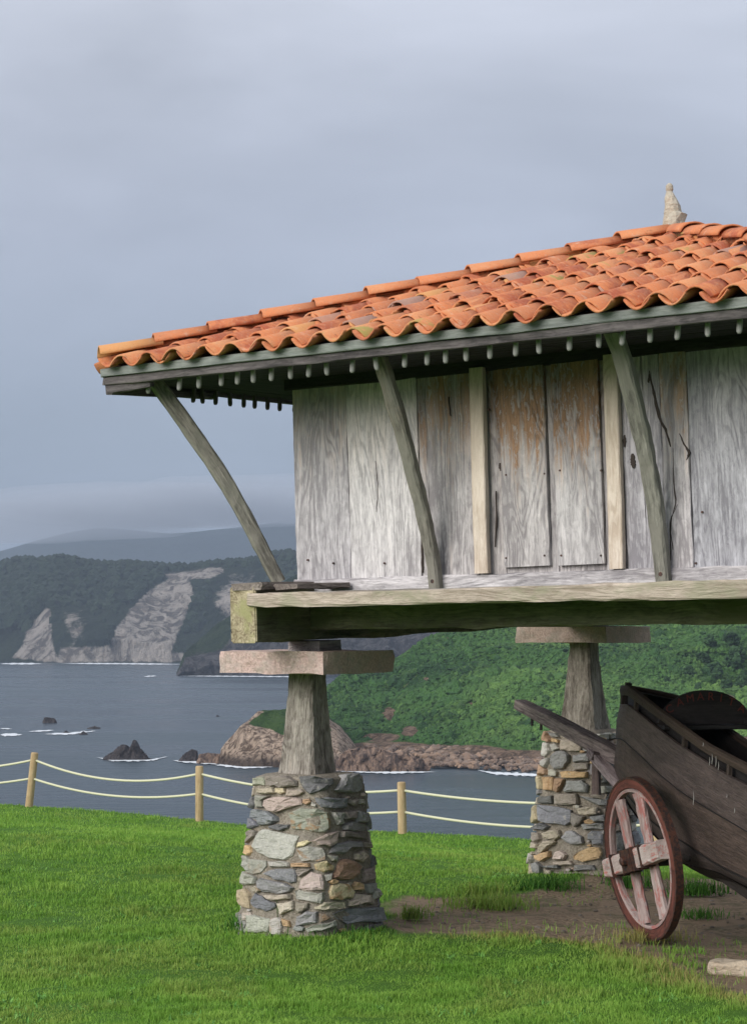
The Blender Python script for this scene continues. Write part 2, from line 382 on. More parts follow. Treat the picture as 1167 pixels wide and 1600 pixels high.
# ------------------------------------------------------------------ grass
def grassmat(name):
    m, t, b = newmat(name, .6, .25)
    r = attr(t, 'rnd', 'Fac'); dry = attr(t, 'dry', 'Fac'); h = attr(t, 'tip', 'Fac')
    g = N(t, 'ShaderNodeTexCoord').outputs['Object']; k = noise(t, g, 1.1, 4., .6); k2 = noise(t, g, 5., 3., .6)
    c = mixc(t, r, (.19, .38, .045), (.43, .66, .13))
    c = mixc(t, ramp(t, k, .36, .64, 0, .55), c, (.11, .31, .03))
    c = mixc(t, ramp(t, k2, .45, .7, 0, .5), c, (.26, .39, .06))
    c = mixc(t, dry, c, (.42, .34, .13))
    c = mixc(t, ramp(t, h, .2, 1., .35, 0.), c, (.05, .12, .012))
    L(t, c, b.inputs['Base Color'])
    tr = N(t, 'ShaderNodeBsdfTranslucent'); L(t, c, tr.inputs[0])
    mxs = N(t, 'ShaderNodeMixShader', _Fac=.3); L(t, b.outputs[0], mxs.inputs[1]); L(t, tr.outputs[0], mxs.inputs[2])
    out = [n for n in t.nodes if n.type == 'OUTPUT_MATERIAL'][0]; L(t, mxs.outputs[0], out.inputs[0]); return m
M['grass'] = grassmat('grass_blade')
M['weed'] = foliage_w = None
def blades(name, x, y, hgt, wid, dry, mat, lean=.45, rnd=None, zoff=0.):
    n = len(x); z = gz(x, y) - .012 + zoff
    a = rng.random(n) * 2 * math.pi; b = a + rng.normal(0, 1.1, n); ln = np.abs(rng.normal(0, lean, n)) * hgt
    wx, wy = np.cos(a) * wid / 2, np.sin(a) * wid / 2; dx, dy = -np.sin(b), np.cos(b)
    P = np.zeros((n, 5, 3), np.float32)
    P[:, 0] = np.stack([x - wx, y - wy, z], 1); P[:, 1] = np.stack([x + wx, y + wy, z], 1)
    mz = z + hgt * .55; mx_, my_ = x + dx * ln * .35, y + dy * ln * .35
    P[:, 2] = np.stack([mx_ + wx * .8, my_ + wy * .8, mz], 1); P[:, 3] = np.stack([mx_ - wx * .8, my_ - wy * .8, mz], 1)
    P[:, 4] = np.stack([x + dx * ln, y + dy * ln, z + hgt * np.clip(1 - .3 * ln / hgt, .3, 1)], 1)
    i = np.arange(n)[:, None] * 5
    q = i + np.array([[0, 1, 2, 3]]); tr = i + np.array([[3, 2, 4]])
    r = rng.random(n) if rnd is None else rnd
    o = bigmesh(name, P.reshape(-1, 3), quads=q, tris=tr, mat=mat, smooth=False,
                attrs={'rnd': np.repeat(r, 5), 'dry': np.repeat(dry, 5), 'tip': np.tile([0, 0, .55, .55, 1.], n)})
    o['kind'] = 'stuff'; return o
PILL = []   # keep blades out of the pillars
def lawn():
    n = 700000
    u = rng.random(n); D0, D1 = 8.6, 32.5
    D = 1 / (1 / D0 + u * (1 / D1 - 1 / D0))                     # density thins with distance
    X = (rng.random(n) * 2 - 1) * (D * .205 + 2.2)
    d = (X - FA[0]) * FN[0] + (D - FA[1]) * FN[1]
    dm = dirtmask(X, D)
    patch = fbm(np.stack([X * 1.6, D * 1.6, X * 0], 1), 3, 31)
    thin = np.clip((dm - .02) / .22, 0, 1)
    keep = (d < .35) & ((rng.random(n) < thin) | ((dm > -.9) & (patch > .62) & (rng.random(n) < .5)) | ((dm > -.8) & (rng.random(n) < .035)))
    X, D, dm, patch = X[keep], D[keep], dm[keep], patch[keep]
    edge = np.exp(-((dm - .12) / .22) ** 2) * np.clip((X - .2) / .6, 0, 1) * (D < 14.6)
    p2 = fbm(np.stack([X * 1.1, D * 1.1, X * 0 + 5], 1), 3, 41)
    dry = np.clip(edge * 1.5 * rng.random(len(X)) + np.clip((p2 - .40) * 1.2, 0, .4) * rng.random(len(X)), 0, 1)
    cl4 = fbm(np.stack([X * 7, D * 7, X * 0 + 9], 1), 2, 47)
    h = (.026 + .018 * rng.random(len(X))) * (1 + .35 * patch) * (1 + .7 * edge) * (1 + 1.1 * np.clip(cl4 - .1, 0, .7))
    h = np.where(D > 20, h * 1.1, h)
    w = .0048 * (D / 12) ** .75
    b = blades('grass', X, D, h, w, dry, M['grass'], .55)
    b['label'] = 'short green lawn grass growing round the granary out to the rope fence'; b['category'] = 'grass'
lawn()

# ------------------------------------------------------------------ sea and land across the bay
SEA = -28.
def seamat():
    m, t, b = newmat('sea_water', .22, .5)
    g = N(t, 'ShaderNodeTexCoord').outputs['Object']
    w = math_(t, 'ADD', noise(t, vscale(t, g, (.10, .22, 1)), 1., 6., .6, .5), math_(t, 'MULTIPLY', noise(t, vscale(t, g, (.6, 1.0, 1)), 1., 4., .6), .35))
    k = noise(t, vscale(t, g, (.004, .012, 1)), 1., 4., .55)
    c = mixc(t, ramp(t, k, .35, .65), (.012, .030, .048), (.022, .045, .062))
    L(t, c, b.inputs['Base Color']); b.inputs['IOR'].default_value = 1.33
    L(t, ramp(t, k, .35, .65, .18, .34), b.inputs['Roughness'])
    bump(t, b, w, 1., 1.1); return m
s = 12000
ws = mesh('water', [(-s, 20, SEA), (s, 20, SEA), (s, 9500, SEA), (-s, 9500, SEA)], [(0, 1, 2, 3)], seamat()); ws['kind'] = 'structure'

def landmat(name, green1, green2, rock1, rock2, rs, sc, gsel, wet=False):
    """vegetation or bare rock by slope, by attribute 'rock' and by noise"""
    m, t, b = newmat(name, .95, .15)
    g = N(t, 'ShaderNodeTexCoord').outputs['Object']; ra = attr(t, 'rock', 'Fac')
    f = noise(t, g, sc * 8, 6., .7); k = noise(t, g, sc * 1.2, 5., .6)
    strat = noise(t, vscale(t, g, (sc * 5, sc * 5, sc * 1.3)), 1., 6., .7, .8)
    vg = mixc(t, ramp(t, math_(t, 'ADD', math_(t, 'MULTIPLY', f, .5), math_(t, 'MULTIPLY', k, .5)), .42, .58), green1, green2)
    rk = mixc(t, ramp(t, strat, .42, .57), rock1, rock2)
    rk = mixc(t, ramp(t, f, .5, .72, 0, .5), rk, rs)
    if wet:
        sp = N(t, 'ShaderNodeSeparateXYZ'); L(t, g, sp.inputs[0]); wz = math_(t, 'ADD', sp.outputs['Z'], math_(t, 'MULTIPLY', f, 3.))
        rk = mixc(t, ramp(t, wz, SEA + 2.5, SEA + 4.5, .85, 0.), rk, (.05, .036, .03))
    e = math_(t, 'ADD', ra, math_(t, 'MULTIPLY', math_(t, 'SUBTRACT', math_(t, 'ADD', math_(t, 'MULTIPLY', k, .5), math_(t, 'MULTIPLY', f, .5)), .5), gsel))
    L(t, mixc(t, ramp(t, e, .42, .58), vg, rk), b.inputs['Base Color'])
    bump(t, b, math_(t, 'ADD', strat, f), 1., .25 / sc); return m
def interp(xs, pts): p = np.array(pts, float); return np.interp(xs, p[:, 0], p[:, 1])
def terrain(name, px0, px1, nx, nt_, shore, top, depth, back, amp, fq, mat, rockfn, prof=1., seed=0, ridge=.5, kind='structure', tail=True):
    """a slope from its shoreline up and back to its skyline; real distances, real heights"""
    s = np.linspace(0, 1, nx); t = np.linspace(0, 1, nt_); px = px0 + s * (px1 - px0)
    S, T = np.meshgrid(px, t)
    D0 = interp(px, depth); D1 = D0 + interp(px, back); ys = interp(px, shore); yt = interp(px, top)
    D = D0 + (D1 - D0) * T ** 1.15
    zt = CAM[2] - (yt - HY) / F * D1; zs = SEA - 1.2
    X = (S - CX) / F * D
    Z = zs + (zt - zs) * T ** prof
    P = np.stack([X, D, Z], -1)
    n = fbm(P * A(fq, fq, fq * .8), 5, seed, .52); r = 1 - np.abs(fbm(P * A(fq * .8, fq * .3, fq * .25), 4, seed + 9)) * 2
    env = np.clip(T * 6, 0.12, 1)
    P[..., 1] -= (n * amp + r * amp * ridge) * env
    P[..., 2] += (fbm(P * fq * 2.2, 3, seed + 4) * amp * .22) * env * np.where(T > .97, .6, 1)
    rock = rockfn(S, CY * 0 + HY - (P[..., 2] - CAM[2]) / P[..., 1] * F, T, n)
    if tail:    # the land runs on behind the skyline
        e1 = P[-1:].copy(); e1[..., 1] += amp * 12; e1[..., 2] -= amp * .3; e2 = e1.copy(); e2[..., 1] += amp * 16; e2[..., 2] = SEA - 3
        P = np.concatenate([P, e1, e2], 0); rock = np.concatenate([rock, rock[-1:] * 0, rock[-1:] * 0], 0); nt_ += 2
    i = np.arange(nx * nt_).reshape(nt_, nx)
    q = np.stack([i[:-1, :-1], i[:-1, 1:], i[1:, 1:], i[1:, :-1]], -1).reshape(-1, 4)
    o = bigmesh(name, P.reshape(-1, 3), quads=q, mat=mat, attrs={'rock': rock.ravel()})
    o['kind'] = kind; return o, P, rock
def ico(sub):
    bm = bmesh.new(); bmesh.ops.create_icosphere(bm, subdivisions=sub, radius=1)
    v = np.array([x.co[:] for x in bm.verts]); f = np.array([[w.index for w in x.verts] for x in bm.faces]); bm.free(); return v, f
def clumps(name, pts, size, mat, sub=1, jit=.35, flat=.8, rnd=None, kind='stuff'):
    v, f = ico(sub); n = len(pts); vn = []
    var = 8; base = [v * (1 + rng.normal(0, jit, (len(v), 1))) for _ in range(var)]
    B = np.stack(base)[rng.integers(0, var, n)]; a = rng.random(n) * 6.28
    c, s_ = np.cos(a)[:, None], np.sin(a)[:, None]
    R = np.stack([B[..., 0] * c - B[..., 1] * s_, B[..., 0] * s_ + B[..., 1] * c, B[..., 2] * flat], -1) * size[:, None, None]
    P = (pts[:, None, :] + R).reshape(-1, 3)
    T = (np.arange(n)[:, None, None] * len(v) + f[None]).reshape(-1, 3)
    r = rng.random(n) if rnd is None else rnd
    o = bigmesh(name, P, tris=T, mat=mat, smooth=False, attrs={'rnd': np.repeat(r, len(v))}); o['kind'] = kind; return o
def foliage(name, a, b_, c2=None, sc=.5):
    m, t, b = newmat(name, .8, .2); r = attr(t, 'rnd', 'Fac'); g = N(t, 'ShaderNodeTexCoord').outputs['Object']
    c = mixc(t, r, a, b_); c = mixc(t, ramp(t, noise(t, g, sc, 5., .7), .4, .62, 0, .7), c, c2 or b_)
    L(t, c, b.inputs['Base Color']); bump(t, b, noise(t, g, sc * 3, 5., .7), 1., .3 / sc); return m

# far mountain in the cloud
mtn = landmat('mountain_side', (.03, .05, .035), (.045, .07, .05), (.06, .07, .05), (.07, .08, .06), (.05, .06, .05), .004, .2)
terrain('mountain', -700, 2200, 220, 30, [(-700, 1000), (2200, 1000)], [(-700, 925), (-200, 885), (0, 862), (60, 846), (105, 833), (150, 824), (200, 826), (260, 830), (330, 824), (400, 822), (460, 812), (700, 800), (1100, 780), (2200, 800)],
        [(-700, 4700), (2200, 4700)], [(-700, 1500), (2200, 1500)], 60, .0016, mtn, lambda S, Y, T, n: S * 0, 1., 3)
# cliffs across the bay with a wooded top
cl = landmat('cliff_far', (.013, .025, .014), (.026, .042, .02), (.16, .145, .135), (.52, .47, .43), (.30, .24, .20), .014, .9)
def inpoly(X, Y, poly, soft=6., wig=None):
    P = np.stack([X.ravel(), Y.ravel()], 1); sd_ = sdpoly(P, np.array(poly, float)).reshape(X.shape)
    return np.clip(.5 - (sd_ + 3.5) / soft * .5 + (0 if wig is None else wig), 0, 1)
def rk_far(S, Y, T, n):
    w = n * .35
    r = inpoly(S, Y, [(2, 1036), (25, 1005), (50, 965), (74, 944), (84, 950), (86, 990), (95, 1036)], 10, w)
    r = np.maximum(r, inpoly(S, Y, [(248, 894), (348, 886), (352, 894), (330, 905), (300, 905), (308, 935), (290, 975), (262, 1036), (170, 1036), (190, 985), (225, 925), (262, 905)], 12, w))
    r = np.maximum(r, inpoly(S, Y, [(90, 1036), (95, 1010), (200, 1012), (290, 1020), (300, 1036)], 14, w))
    r = np.maximum(r, .5 * inpoly(S, Y, [(90, 945), (140, 940), (150, 1000), (120, 1030), (95, 1010)], 26, w))
    r = np.maximum(r, .62 * inpoly(S, Y, [(350, 890), (400, 900), (380, 1030), (300, 1030)], 40, w))
    return r
o1, PF, RF = terrain('cliff', -500, 760, 620, 190, [(-500, 1035), (760, 1035)],
    [(-500, 880), (0, 880), (40, 876), (90, 876), (120, 880), (200, 886), (300, 888), (380, 880), (460, 868), (760, 850)],
    [(-500, 2150), (-60, 2050), (0, 1900), (80, 1870), (760, 1850)], [(-500, 300), (0, 290), (40, 230), (100, 200), (760, 170)], 17, .011, cl, rk_far, .82, 21, .8)
fol_far = foliage('far_tree_crowns', (.011, .022, .012), (.022, .038, .018), (.016, .032, .019), .02)
def scatter_on(P, rock, n, lo=0., hi=1., thr=.35, seed=0):
    m, k = P.shape[:2]; i = rng.integers(int(lo * (m - 3)), max(1, int(hi * (m - 3))), n); j = rng.integers(0, k - 1, n)
    a, b = rng.random((2, n, 1)); p = P[i, j] * (1 - a) * (1 - b) + P[i + 1, j] * a * (1 - b) + P[i, j + 1] * (1 - a) * b + P[i + 1, j + 1] * a * b
    return p[rock[i, j] < thr]
pt = scatter_on(PF, RF, 5200, .28, 1.0, .3); pxx = CX + pt[:, 0] / pt[:, 1] * F; pyy = HY - (pt[:, 2] - CAM[2]) / pt[:, 1] * F
k = (pyy < 950) | ((pxx < 60) & (pyy < 1020)) | (rng.random(len(pt)) < .35); pt = pt[k]
top = PF[-4:-2].reshape(-1, 3); top = top[rng.integers(0, len(top), 700)]; pt = np.concatenate([pt, top + A(0, 6, 0)])
c = clumps('forest', pt, rng.uniform(3.2, 7.5, len(pt)), fol_far, 1, .22, 1.0)
c['label'] = 'dark wooded hillside above the grey sea cliffs'; c['category'] = 'forest'
# dark promontory in front of it
mid = landmat('cliff_mid', (.020, .040, .020), (.04, .065, .03), (.035, .035, .042), (.12, .115, .12), (.075, .065, .062), .03, .9)
def rk_mid(S, Y, T, n):
    return np.clip(1.25 - T * 1.4 + n * .4 + np.where((S > 500) & (S < 720), .6, 0), 0, 1)
terrain('headland', 279, 900, 330, 110, [(279, 1055), (900, 1055)], [(279, 1052), (292, 1020), (303, 1008), (330, 985), (360, 962), (400, 930), (460, 900), (560, 880), (900, 860)],
        [(279, 1330), (900, 1330)], [(279, 5), (310, 60), (900, 150)], 11, .02, mid, rk_mid, .9, 33, .9)
# green hill on the near side of the bay
hill = landmat('hill_scrub', (.035, .10, .022), (.09, .20, .04), (.12, .085, .06), (.30, .21, .15), (.24, .14, .085), .09, .55)
def rk_hill(S, Y, T, n):
    base = np.clip((Y - 1158 + n * 16) / 14, 0, 1)
    r = base
    for cx_, cy_, rx, ry in ((665, 1062, 12, 9), (608, 1115, 16, 18), (640, 1140, 18, 12), (700, 1000, 14, 20), (590, 1150, 40, 10), (735, 1100, 10, 6), (1140, 1090, 14, 18)):
        r = np.maximum(r, np.clip(1.15 - np.hypot((S - cx_) / rx, (Y - cy_) / ry) + n * .5, 0, 1))
    tr = np.abs((S - 625) - (1080 - Y) * 1.0)
    r = np.maximum(r, np.where((Y < 1090) & (Y > 985) & (S < 720), np.clip(.8 - tr / 10 + n * .5, 0, .47), 0))
    return r
o2, PHl, RHl = terrain('hillside', 470, 1900, 620, 230, [(470, 1192), (1900, 1205)],
    [(470, 1120), (500, 1085), (540, 1050), (580, 1042), (615, 1028), (640, 1015), (668, 1000), (700, 985), (760, 965), (900, 940), (1900, 760)],
    [(470, 462), (600, 462), (830, 440), (1167, 430), (1900, 380)], [(470, 60), (600, 110), (1167, 260), (1900, 330)], 10., .022, hill, rk_hill, .9, 55, .9)
fol_h = foliage('scrub_leaves', (.022, .065, .018), (.13, .24, .055), (.06, .15, .035), .05)
pt = scatter_on(PHl, RHl, 52000, .0, .98, .35); pxx = CX + pt[:, 0] / pt[:, 1] * F; pt = pt[(pxx > 480) & (pxx < 1500)]
den = fbm(pt * .03, 3, 77); sz = rng.uniform(.3, .95, len(pt)) * (1 + .8 * np.clip(den, 0, 1)); big = rng.random(len(pt)) < .02; sz[big] *= 2.0; den[big] -= .8
c = clumps('scrub', pt, sz, fol_h, 1, .30, .75, rnd=np.clip(.5 + .45 * den + 1.1 * fbm(pt * .011, 2, 91) - .30 * np.clip((CX + pt[:, 0] / pt[:, 1] * F - 850) / 300, 0, 1) + rng.normal(0, .17, len(pt)), 0, 1))
c['label'] = 'green gorse and bracken scrub covering the slope across the cove'; c['category'] = 'scrub'
# trees on the slope at the right
fol_t = foliage('dark_tree_leaves', (.022, .055, .022), (.055, .115, .04), (.035, .08, .03), .15)
trunkm = plain('tree_bark', (.09, .075, .06), .9)
TREES = [(1118, 1050, 26), (1150, 1030, 30), (1095, 1030, 20), (1160, 1062, 22), (1130, 1072, 18), (1075, 1048, 14), (1140, 1000, 26), (1040, 1062, 9), (1085, 1075, 12), (1110, 1003, 20)]
def hill_point(px, py):
    Q = PHl[:-2]; qx = CX + Q[..., 0] / Q[..., 1] * F; qy = HY - (Q[..., 2] - CAM[2]) / Q[..., 1] * F
    i = np.argmin((qx - px) ** 2 + (qy - py) ** 2); return Q.reshape(-1, 3)[i]
WHERE = ['on the green slope right of the stilt post, second from the right edge', 'tallest, at the right edge of the slope above the boat', 'left of the tall pair, high on the slope',
         'low at the right edge just above the boat rudder', 'small and low, between the two bigger ones above the boat', 'small, out on the open green slope', 'highest, under the granary floor beam at right',
         'tiny and alone on the bright slope', 'small, just above the pointed end of the boat', 'under the floor beam, left of the highest tree']
for (px, py, hp), wh in zip(TREES, WHERE):
    p = hill_point(px, py + hp * .5); h = hp / F * p[1] * 1.15
    r = empty('tree', p, 'dark tree ' + wh, 'tree', 'dark trees on the slope across the cove')
    mesh('trunk', [p + A(math.cos(a) * h * .04 * (1 - .6 * k), math.sin(a) * h * .04 * (1 - .6 * k), k * h * .7 - .5) for k in (0, 1) for a in np.arange(6) * 1.047],
         [(i, (i + 1) % 6, 6 + (i + 1) % 6, 6 + i) for i in range(6)], trunkm, r)
    n = 150; d = rng.normal(0, 1, (n, 3)); d /= np.linalg.norm(d, axis=1)[:, None]; rad = rng.random(n) ** .4
    c = p + d * rad[:, None] * A(h * .40, h * .40, h * .44) + A(0, 0, h * .55)
    c = c + fbm(c * .35, 2, 3)[:, None] * A(h, h, h * .5) * .35; cr_ = clumps('crown', c, rng.uniform(.05, .15, n) * h, fol_t, 1, .4, .8, kind='thing'); del cr_['kind']
    cr_.data.transform(__import__('mathutils').Matrix.Translation(-Vector(p))); cr_.parent = r

# rocky point with a green top, left of the pillar
tan = landmat('point_rock', (.035, .085, .022), (.07, .13, .035), (.16, .115, .085), (.62, .48, .37), (.34, .24, .165), .16, .35, True)
def rk_pt(S, Y, T, n):
    g = inpoly(S, Y, [(380, 1132), (395, 1118), (420, 1104), (500, 1100), (520, 1140), (500, 1158), (440, 1150), (420, 1142), (400, 1138)], 5, n * .3)
    return np.clip(1. - g, 0, 1)
terrain('rocky_point', 343, 600, 210, 100, [(343, 1196), (600, 1200)], [(343, 1188), (347, 1168), (360, 1152), (376, 1134), (392, 1122), (402, 1112), (418, 1112), (440, 1110), (470, 1108), (500, 1116), (530, 1135), (555, 1165), (600, 1198)],
        [(343, 448), (380, 440), (600, 440)], [(343, 3), (360, 9), (400, 18), (600, 40)], 2.2, .11, tan, rk_pt, .55, 61, 1.1)
def rock(name, pts, label, colr, seed, parentkind='thing', cat='rock', group=None, D=None, dep=.5):
    """a sea rock raised from an outline: shore line at the sea, crest at its measured height"""
    xs = [p[0] for p in pts]; x0, x1 = min(xs), max(xs); n = 44; px = np.linspace(x0, x1, n); hy = interp(px, pts)
    sy = D[1]; D0 = (CAM[2] - SEA) * F / (sy - HY); Wd = (x1 - x0) / F * D0 * dep
    rows = 18; P = np.zeros((rows, n, 3)); t = np.linspace(-1, 1, rows)
    for i, tt in enumerate(t):
        e = np.clip(1 - abs(tt) ** 1.6, 0, 1) ** .8
        Dy = D0 + Wd * (tt + 1) * .5
        zt = CAM[2] - (hy - HY) / F * (D0 + Wd * .5)
        shp = 1 - .25 * abs(tt); mid = (x0 + x1) / 2
        P[i, :, 0] = ((mid + (px - mid) * shp) - CX) / F * (D0 + Wd * .5); P[i, :, 1] = Dy
        P[i, :, 2] = SEA - .6 + (zt - SEA + .6) * e
    am = (x1 - x0) / F * D0 * .035
    P += np.stack([fbm(P * .45, 4, seed) * am, fbm(P * .45, 4, seed + 3) * am * 2, fbm(P * .8, 4, seed + 5) * am * 1.1], -1) * np.array([1, 1, 1])
    i = np.arange(n * rows).reshape(rows, n); q = np.stack([i[:-1, :-1], i[:-1, 1:], i[1:, 1:], i[1:, :-1]], -1).reshape(-1, 4)
    base = P[0, n // 2].copy(); base[2] = SEA
    o = bigmesh(name, P.reshape(-1, 3) - base, quads=q, mat=colr, smooth=False); o.location = base
    o['label'] = label; o['category'] = cat
    if group: o['group'] = group
    return o
def rockmat(name, a, b_, sc=.6):
    m, t, b = newmat(name, .9); g = N(t, 'ShaderNodeTexCoord').outputs['Object']
    f = noise(t, vscale(t, g, (sc * 2, sc, sc * 1.2)), 1., 6., .7, .6); L(t, mixc(t, ramp(t, f, .36, .64), a, b_), b.inputs['Base Color']); bump(t, b, f, 1., .8); return m
M['rockd'] = rockmat('wet_dark_rock', (.022, .019, .021), (.065, .055, .055))
M['rockb'] = rockmat('brown_shore_rock', (.07, .05, .042), (.27, .185, .135), .45)
rock('sea_stack', [(162, 1186), (172, 1176), (185, 1170), (193, 1162), (200, 1163), (206, 1168), (211, 1153), (216, 1155), (220, 1166), (228, 1176), (240, 1183)], 'twin-peaked dark rock rising from the sea beside the left fence span', M['rockd'], 5, D=(0, 1187))
rock('sea_rock', [(280, 1188), (286, 1178), (297, 1172), (302, 1168), (311, 1172), (313, 1188)], 'pointed dark rock in the surf just above the second fence post', M['rockd'], 8, D=(0, 1189))
rock('sea_rock', [(308, 1190), (312, 1177), (330, 1176), (345, 1177), (350, 1190)], 'low brown rock joining the pointed rock to the cliff point', M['rockb'], 9, D=(0, 1192))
rock('sea_rock', [(69, 1128), (72, 1121), (80, 1120), (88, 1121), (92, 1128)], 'small lone dark rock far out at the left', M['rockd'], 12, D=(0, 1129))
rock('sea_rock', [(99, 1145), (106, 1140), (113, 1145)], 'flat dark rock awash, right of the foam line at far left', M['rockd'], 14, D=(0, 1145))
rock('sea_rock', [(126, 1146), (133, 1141), (141, 1146)], 'flat dark rock awash, middle of the small reef at left', M['rockd'], 17, D=(0, 1147))
rock('sea_rock', [(138, 1137), (150, 1133), (160, 1137)], 'thin low rock awash, rightmost and farthest of the small reef', M['rockd'], 19, D=(0, 1138))
rock('sea_rock', [(338, 1119), (341, 1116), (345, 1119)], 'tiny black rock alone in the water left of the stilt post', M['rockd'], 23, D=(0, 1119))
rock('rock_shelf', [(524, 1203), (530, 1180), (545, 1168), (575, 1170), (610, 1172), (640, 1178), (662, 1185), (672, 1200)], 'broad brown rock shelf at the water between the fence post and the stone pillar', M['rockb'], 31, D=(0, 1205), dep=.4)
# loose boulders on the beach
bp = []; bs = []
for k in range(700):
    px = rng.uniform(575, 860); py = rng.uniform(1163 + 6 * math.sin(px * .03), 1190 + (px - 575) / 285 * 17)
    if px < 660 and py > 1180: continue
    p = atz(px, py, SEA + .2 + (1205 - py) * .06); bp.append(p); bs.append(rng.uniform(.35, 1.5) * rng.random() ** .4)
bm_ = foliage('beach_boulder_rock', (.10, .07, .055), (.36, .24, .165), (.25, .20, .17), .8)
c = clumps('boulders', np.array(bp), np.array(bs), bm_, 1, .2, .7); c['label'] = 'jumbled tan and brown boulders along the foot of the green slope'; c['category'] = 'boulders'
# shoreline sheet of boulder ground
# foam
def foammat():
    m, t, b = newmat('sea_foam', .9); b.inputs['Base Color'].default_value = (.72, .76, .80, 1)
    g = N(t, 'ShaderNodeTexCoord').outputs['Object']; e = attr(t, 'edge', 'Fac')
    f = noise(t, vscale(t, g, (.35, .35, 1)), 1., 6., .7, .6)
    al = ramp(t, math_(t, 'ADD', math_(t, 'MULTIPLY', e, .55), f), .72, .86)
    tr = N(t, 'ShaderNodeBsdfTransparent'); mx_ = N(t, 'ShaderNodeMixShader'); L(t, al, mx_.inputs[0]); L(t, tr.outputs[0], mx_.inputs[1]); L(t, b.outputs[0], mx_.inputs[2])
    out = [n for n in t.nodes if n.type == 'OUTPUT_MATERIAL'][0]; L(t, mx_.outputs[0], out.inputs[0]); return m
fm = foammat(); FV = []; FQ = []; FE = []
def foam(pts, h):
    global FV
    pts = np.array(pts, float); n = max(12, int((pts[-1, 0] - pts[0, 0]) / 3)); px = np.linspace(pts[0, 0], pts[-1, 0], n); py = interp(px, pts); b0 = len(FV)
    for i in range(n):
        hh = 1.35 * h * (.55 + .6 * abs(math.sin(i * .7 + px[0]))) * min(1, 4 * i / n, 4 * (n - 1 - i) / n + .05)
        for k, e in ((-1, 0), (0, 1), (1, 0)):
            FV.append(atz(px[i], py[i] + k * hh, SEA + .15)); FE.append(e)
    for i in range(n - 1):
        for k in (0, 1): a = b0 + i * 3 + k; FQ.append((a, a + 1, a + 4, a + 3))
for pts, h in (([(0, 1037), (66, 1037)], 1.8), ([(95, 1036.5), (200, 1037), (285, 1038)], 1.4), ([(280, 1056), (420, 1057), (500, 1058)], 1.0), ([(0, 1148), (35, 1148)], 3.2), ([(45, 1143), (85, 1141)], 1.5), ([(70, 1147), (110, 1146), (150, 1142)], 2.4),
               ([(150, 1183), (180, 1188), (240, 1187), (262, 1182)], 2.6), ([(270, 1188), (312, 1191), (345, 1195)], 3.), ([(320, 1193), (380, 1199), (440, 1197)], 2.2), ([(520, 1204), (600, 1207), (680, 1206)], 2.2),
               ([(565, 1204), (600, 1201)], 3.), ([(672, 1192), (700, 1194), (750, 1200)], 3.2), ([(745, 1203), (770, 1208), (860, 1212)], 3.2), ([(225, 1057), (245, 1056)], 1.2), ([(0, 1138), (20, 1139)], 1.)):
    foam(pts, h)
fo = mesh('sea_foam', FV, FQ, fm, None, False, attrs={'edge': FE}); fo['kind'] = 'stuff'; fo['label'] = 'white surf breaking along rocks and shore'; fo['category'] = 'surf'

# ------------------------------------------------------------------ rope fence
posts = []
FD = (FB - FA) / 2
PB = [(45, 1258, 55, 1176), (312, 1281, 312, 1197), (629, 1303, 627, 1222)]
PP = [A(*(FA - FD * 1.02), 0)] + [A(FA[0] + FD[0] * k, FA[1] + FD[1] * k, 0) for k in range(3)] + [A(*(FB + FD * 1.08), 0), A(*(FB + FD * 2.1), 0)]
FL = ['leaning round wooden fence post, leftmost, standing on the lawn edge', 'round wooden fence post between the leaning post and the front pillar', 'round wooden fence post between the two stone pillars']
for i, p in enumerate(PP):
    if 1 <= i <= 3:
        bx_, by_, tx, ty = PB[i - 1]; b = aty(bx_, by_, p[1]); t = aty(tx, ty, p[1] - .05)
    else: b = A(p[0], p[1], gz(p[0], p[1])); t = b + A(.02, 0, .76)
    b = b - A(0, 0, .12)
    lab = FL[i - 1] if 1 <= i <= 3 else {0: 'round wooden fence post beyond the left edge of the lawn view', 4: 'round wooden fence post hidden behind the rear stone pillar', 5: 'round wooden fence post hidden behind the boat at right'}[i]
    r = empty('fence_post', b, lab, 'fence post', 'round posts of the rope fence along the cliff edge')
    vs, fs, g = [], [], []; n = 14; T = nrm(t - b); X = nrm(np.cross(T, A(0, 1, 0))); Y = np.cross(T, X); Ln = np.linalg.norm(t - b)
    for j, (k, rr) in enumerate(((0, .062), (.3, .060), (.7, .059), (.985, .057), (1, .050))):
        for a in range(n):
            an = a / n * 2 * math.pi; q = X * math.cos(an) * rr + Y * math.sin(an) * rr; vs.append(b + T * Ln * k + q); g.append((q @ X + i, q @ Y, Ln * k + i * 3))
    for j in range(4):
        for a in range(n): fs.append((j * n + a, j * n + (a + 1) % n, j * n + n + (a + 1) % n, j * n + n + a))
    fs.append(tuple(4 * n + a for a in range(n)))
    mesh('shaft', vs, fs, M['rail'], r, True, gr=g)
    posts.append((b, t, T, Ln))
def tube(name, P, r, mat, parent=None, n=8):
    P = np.array(P); T = np.gradient(P, axis=0); vs, fs = [], []
    for i, p in enumerate(P):
        t = nrm(T[i]); X = nrm(np.cross(t, A(0, .13, 1))); Y = np.cross(t, X)
        for a in range(n): an = a / n * 6.2832; vs.append(p + (X * math.cos(an) + Y * math.sin(an)) * r)
    for i in range(len(P) - 1):
        for a in range(n): fs.append((i * n + a, i * n + (a + 1) % n, i * n + n + (a + 1) % n, i * n + n + a))
    fs += [tuple(range(n)), tuple((len(P) - 1) * n + a for a in range(n))]
    return mesh(name, vs, fs, mat, parent, True)
SAG = {0: (.16, .13), 1: (.20, .15), 2: (.12, .12), 3: (.10, .12), 4: (.14, .12)}
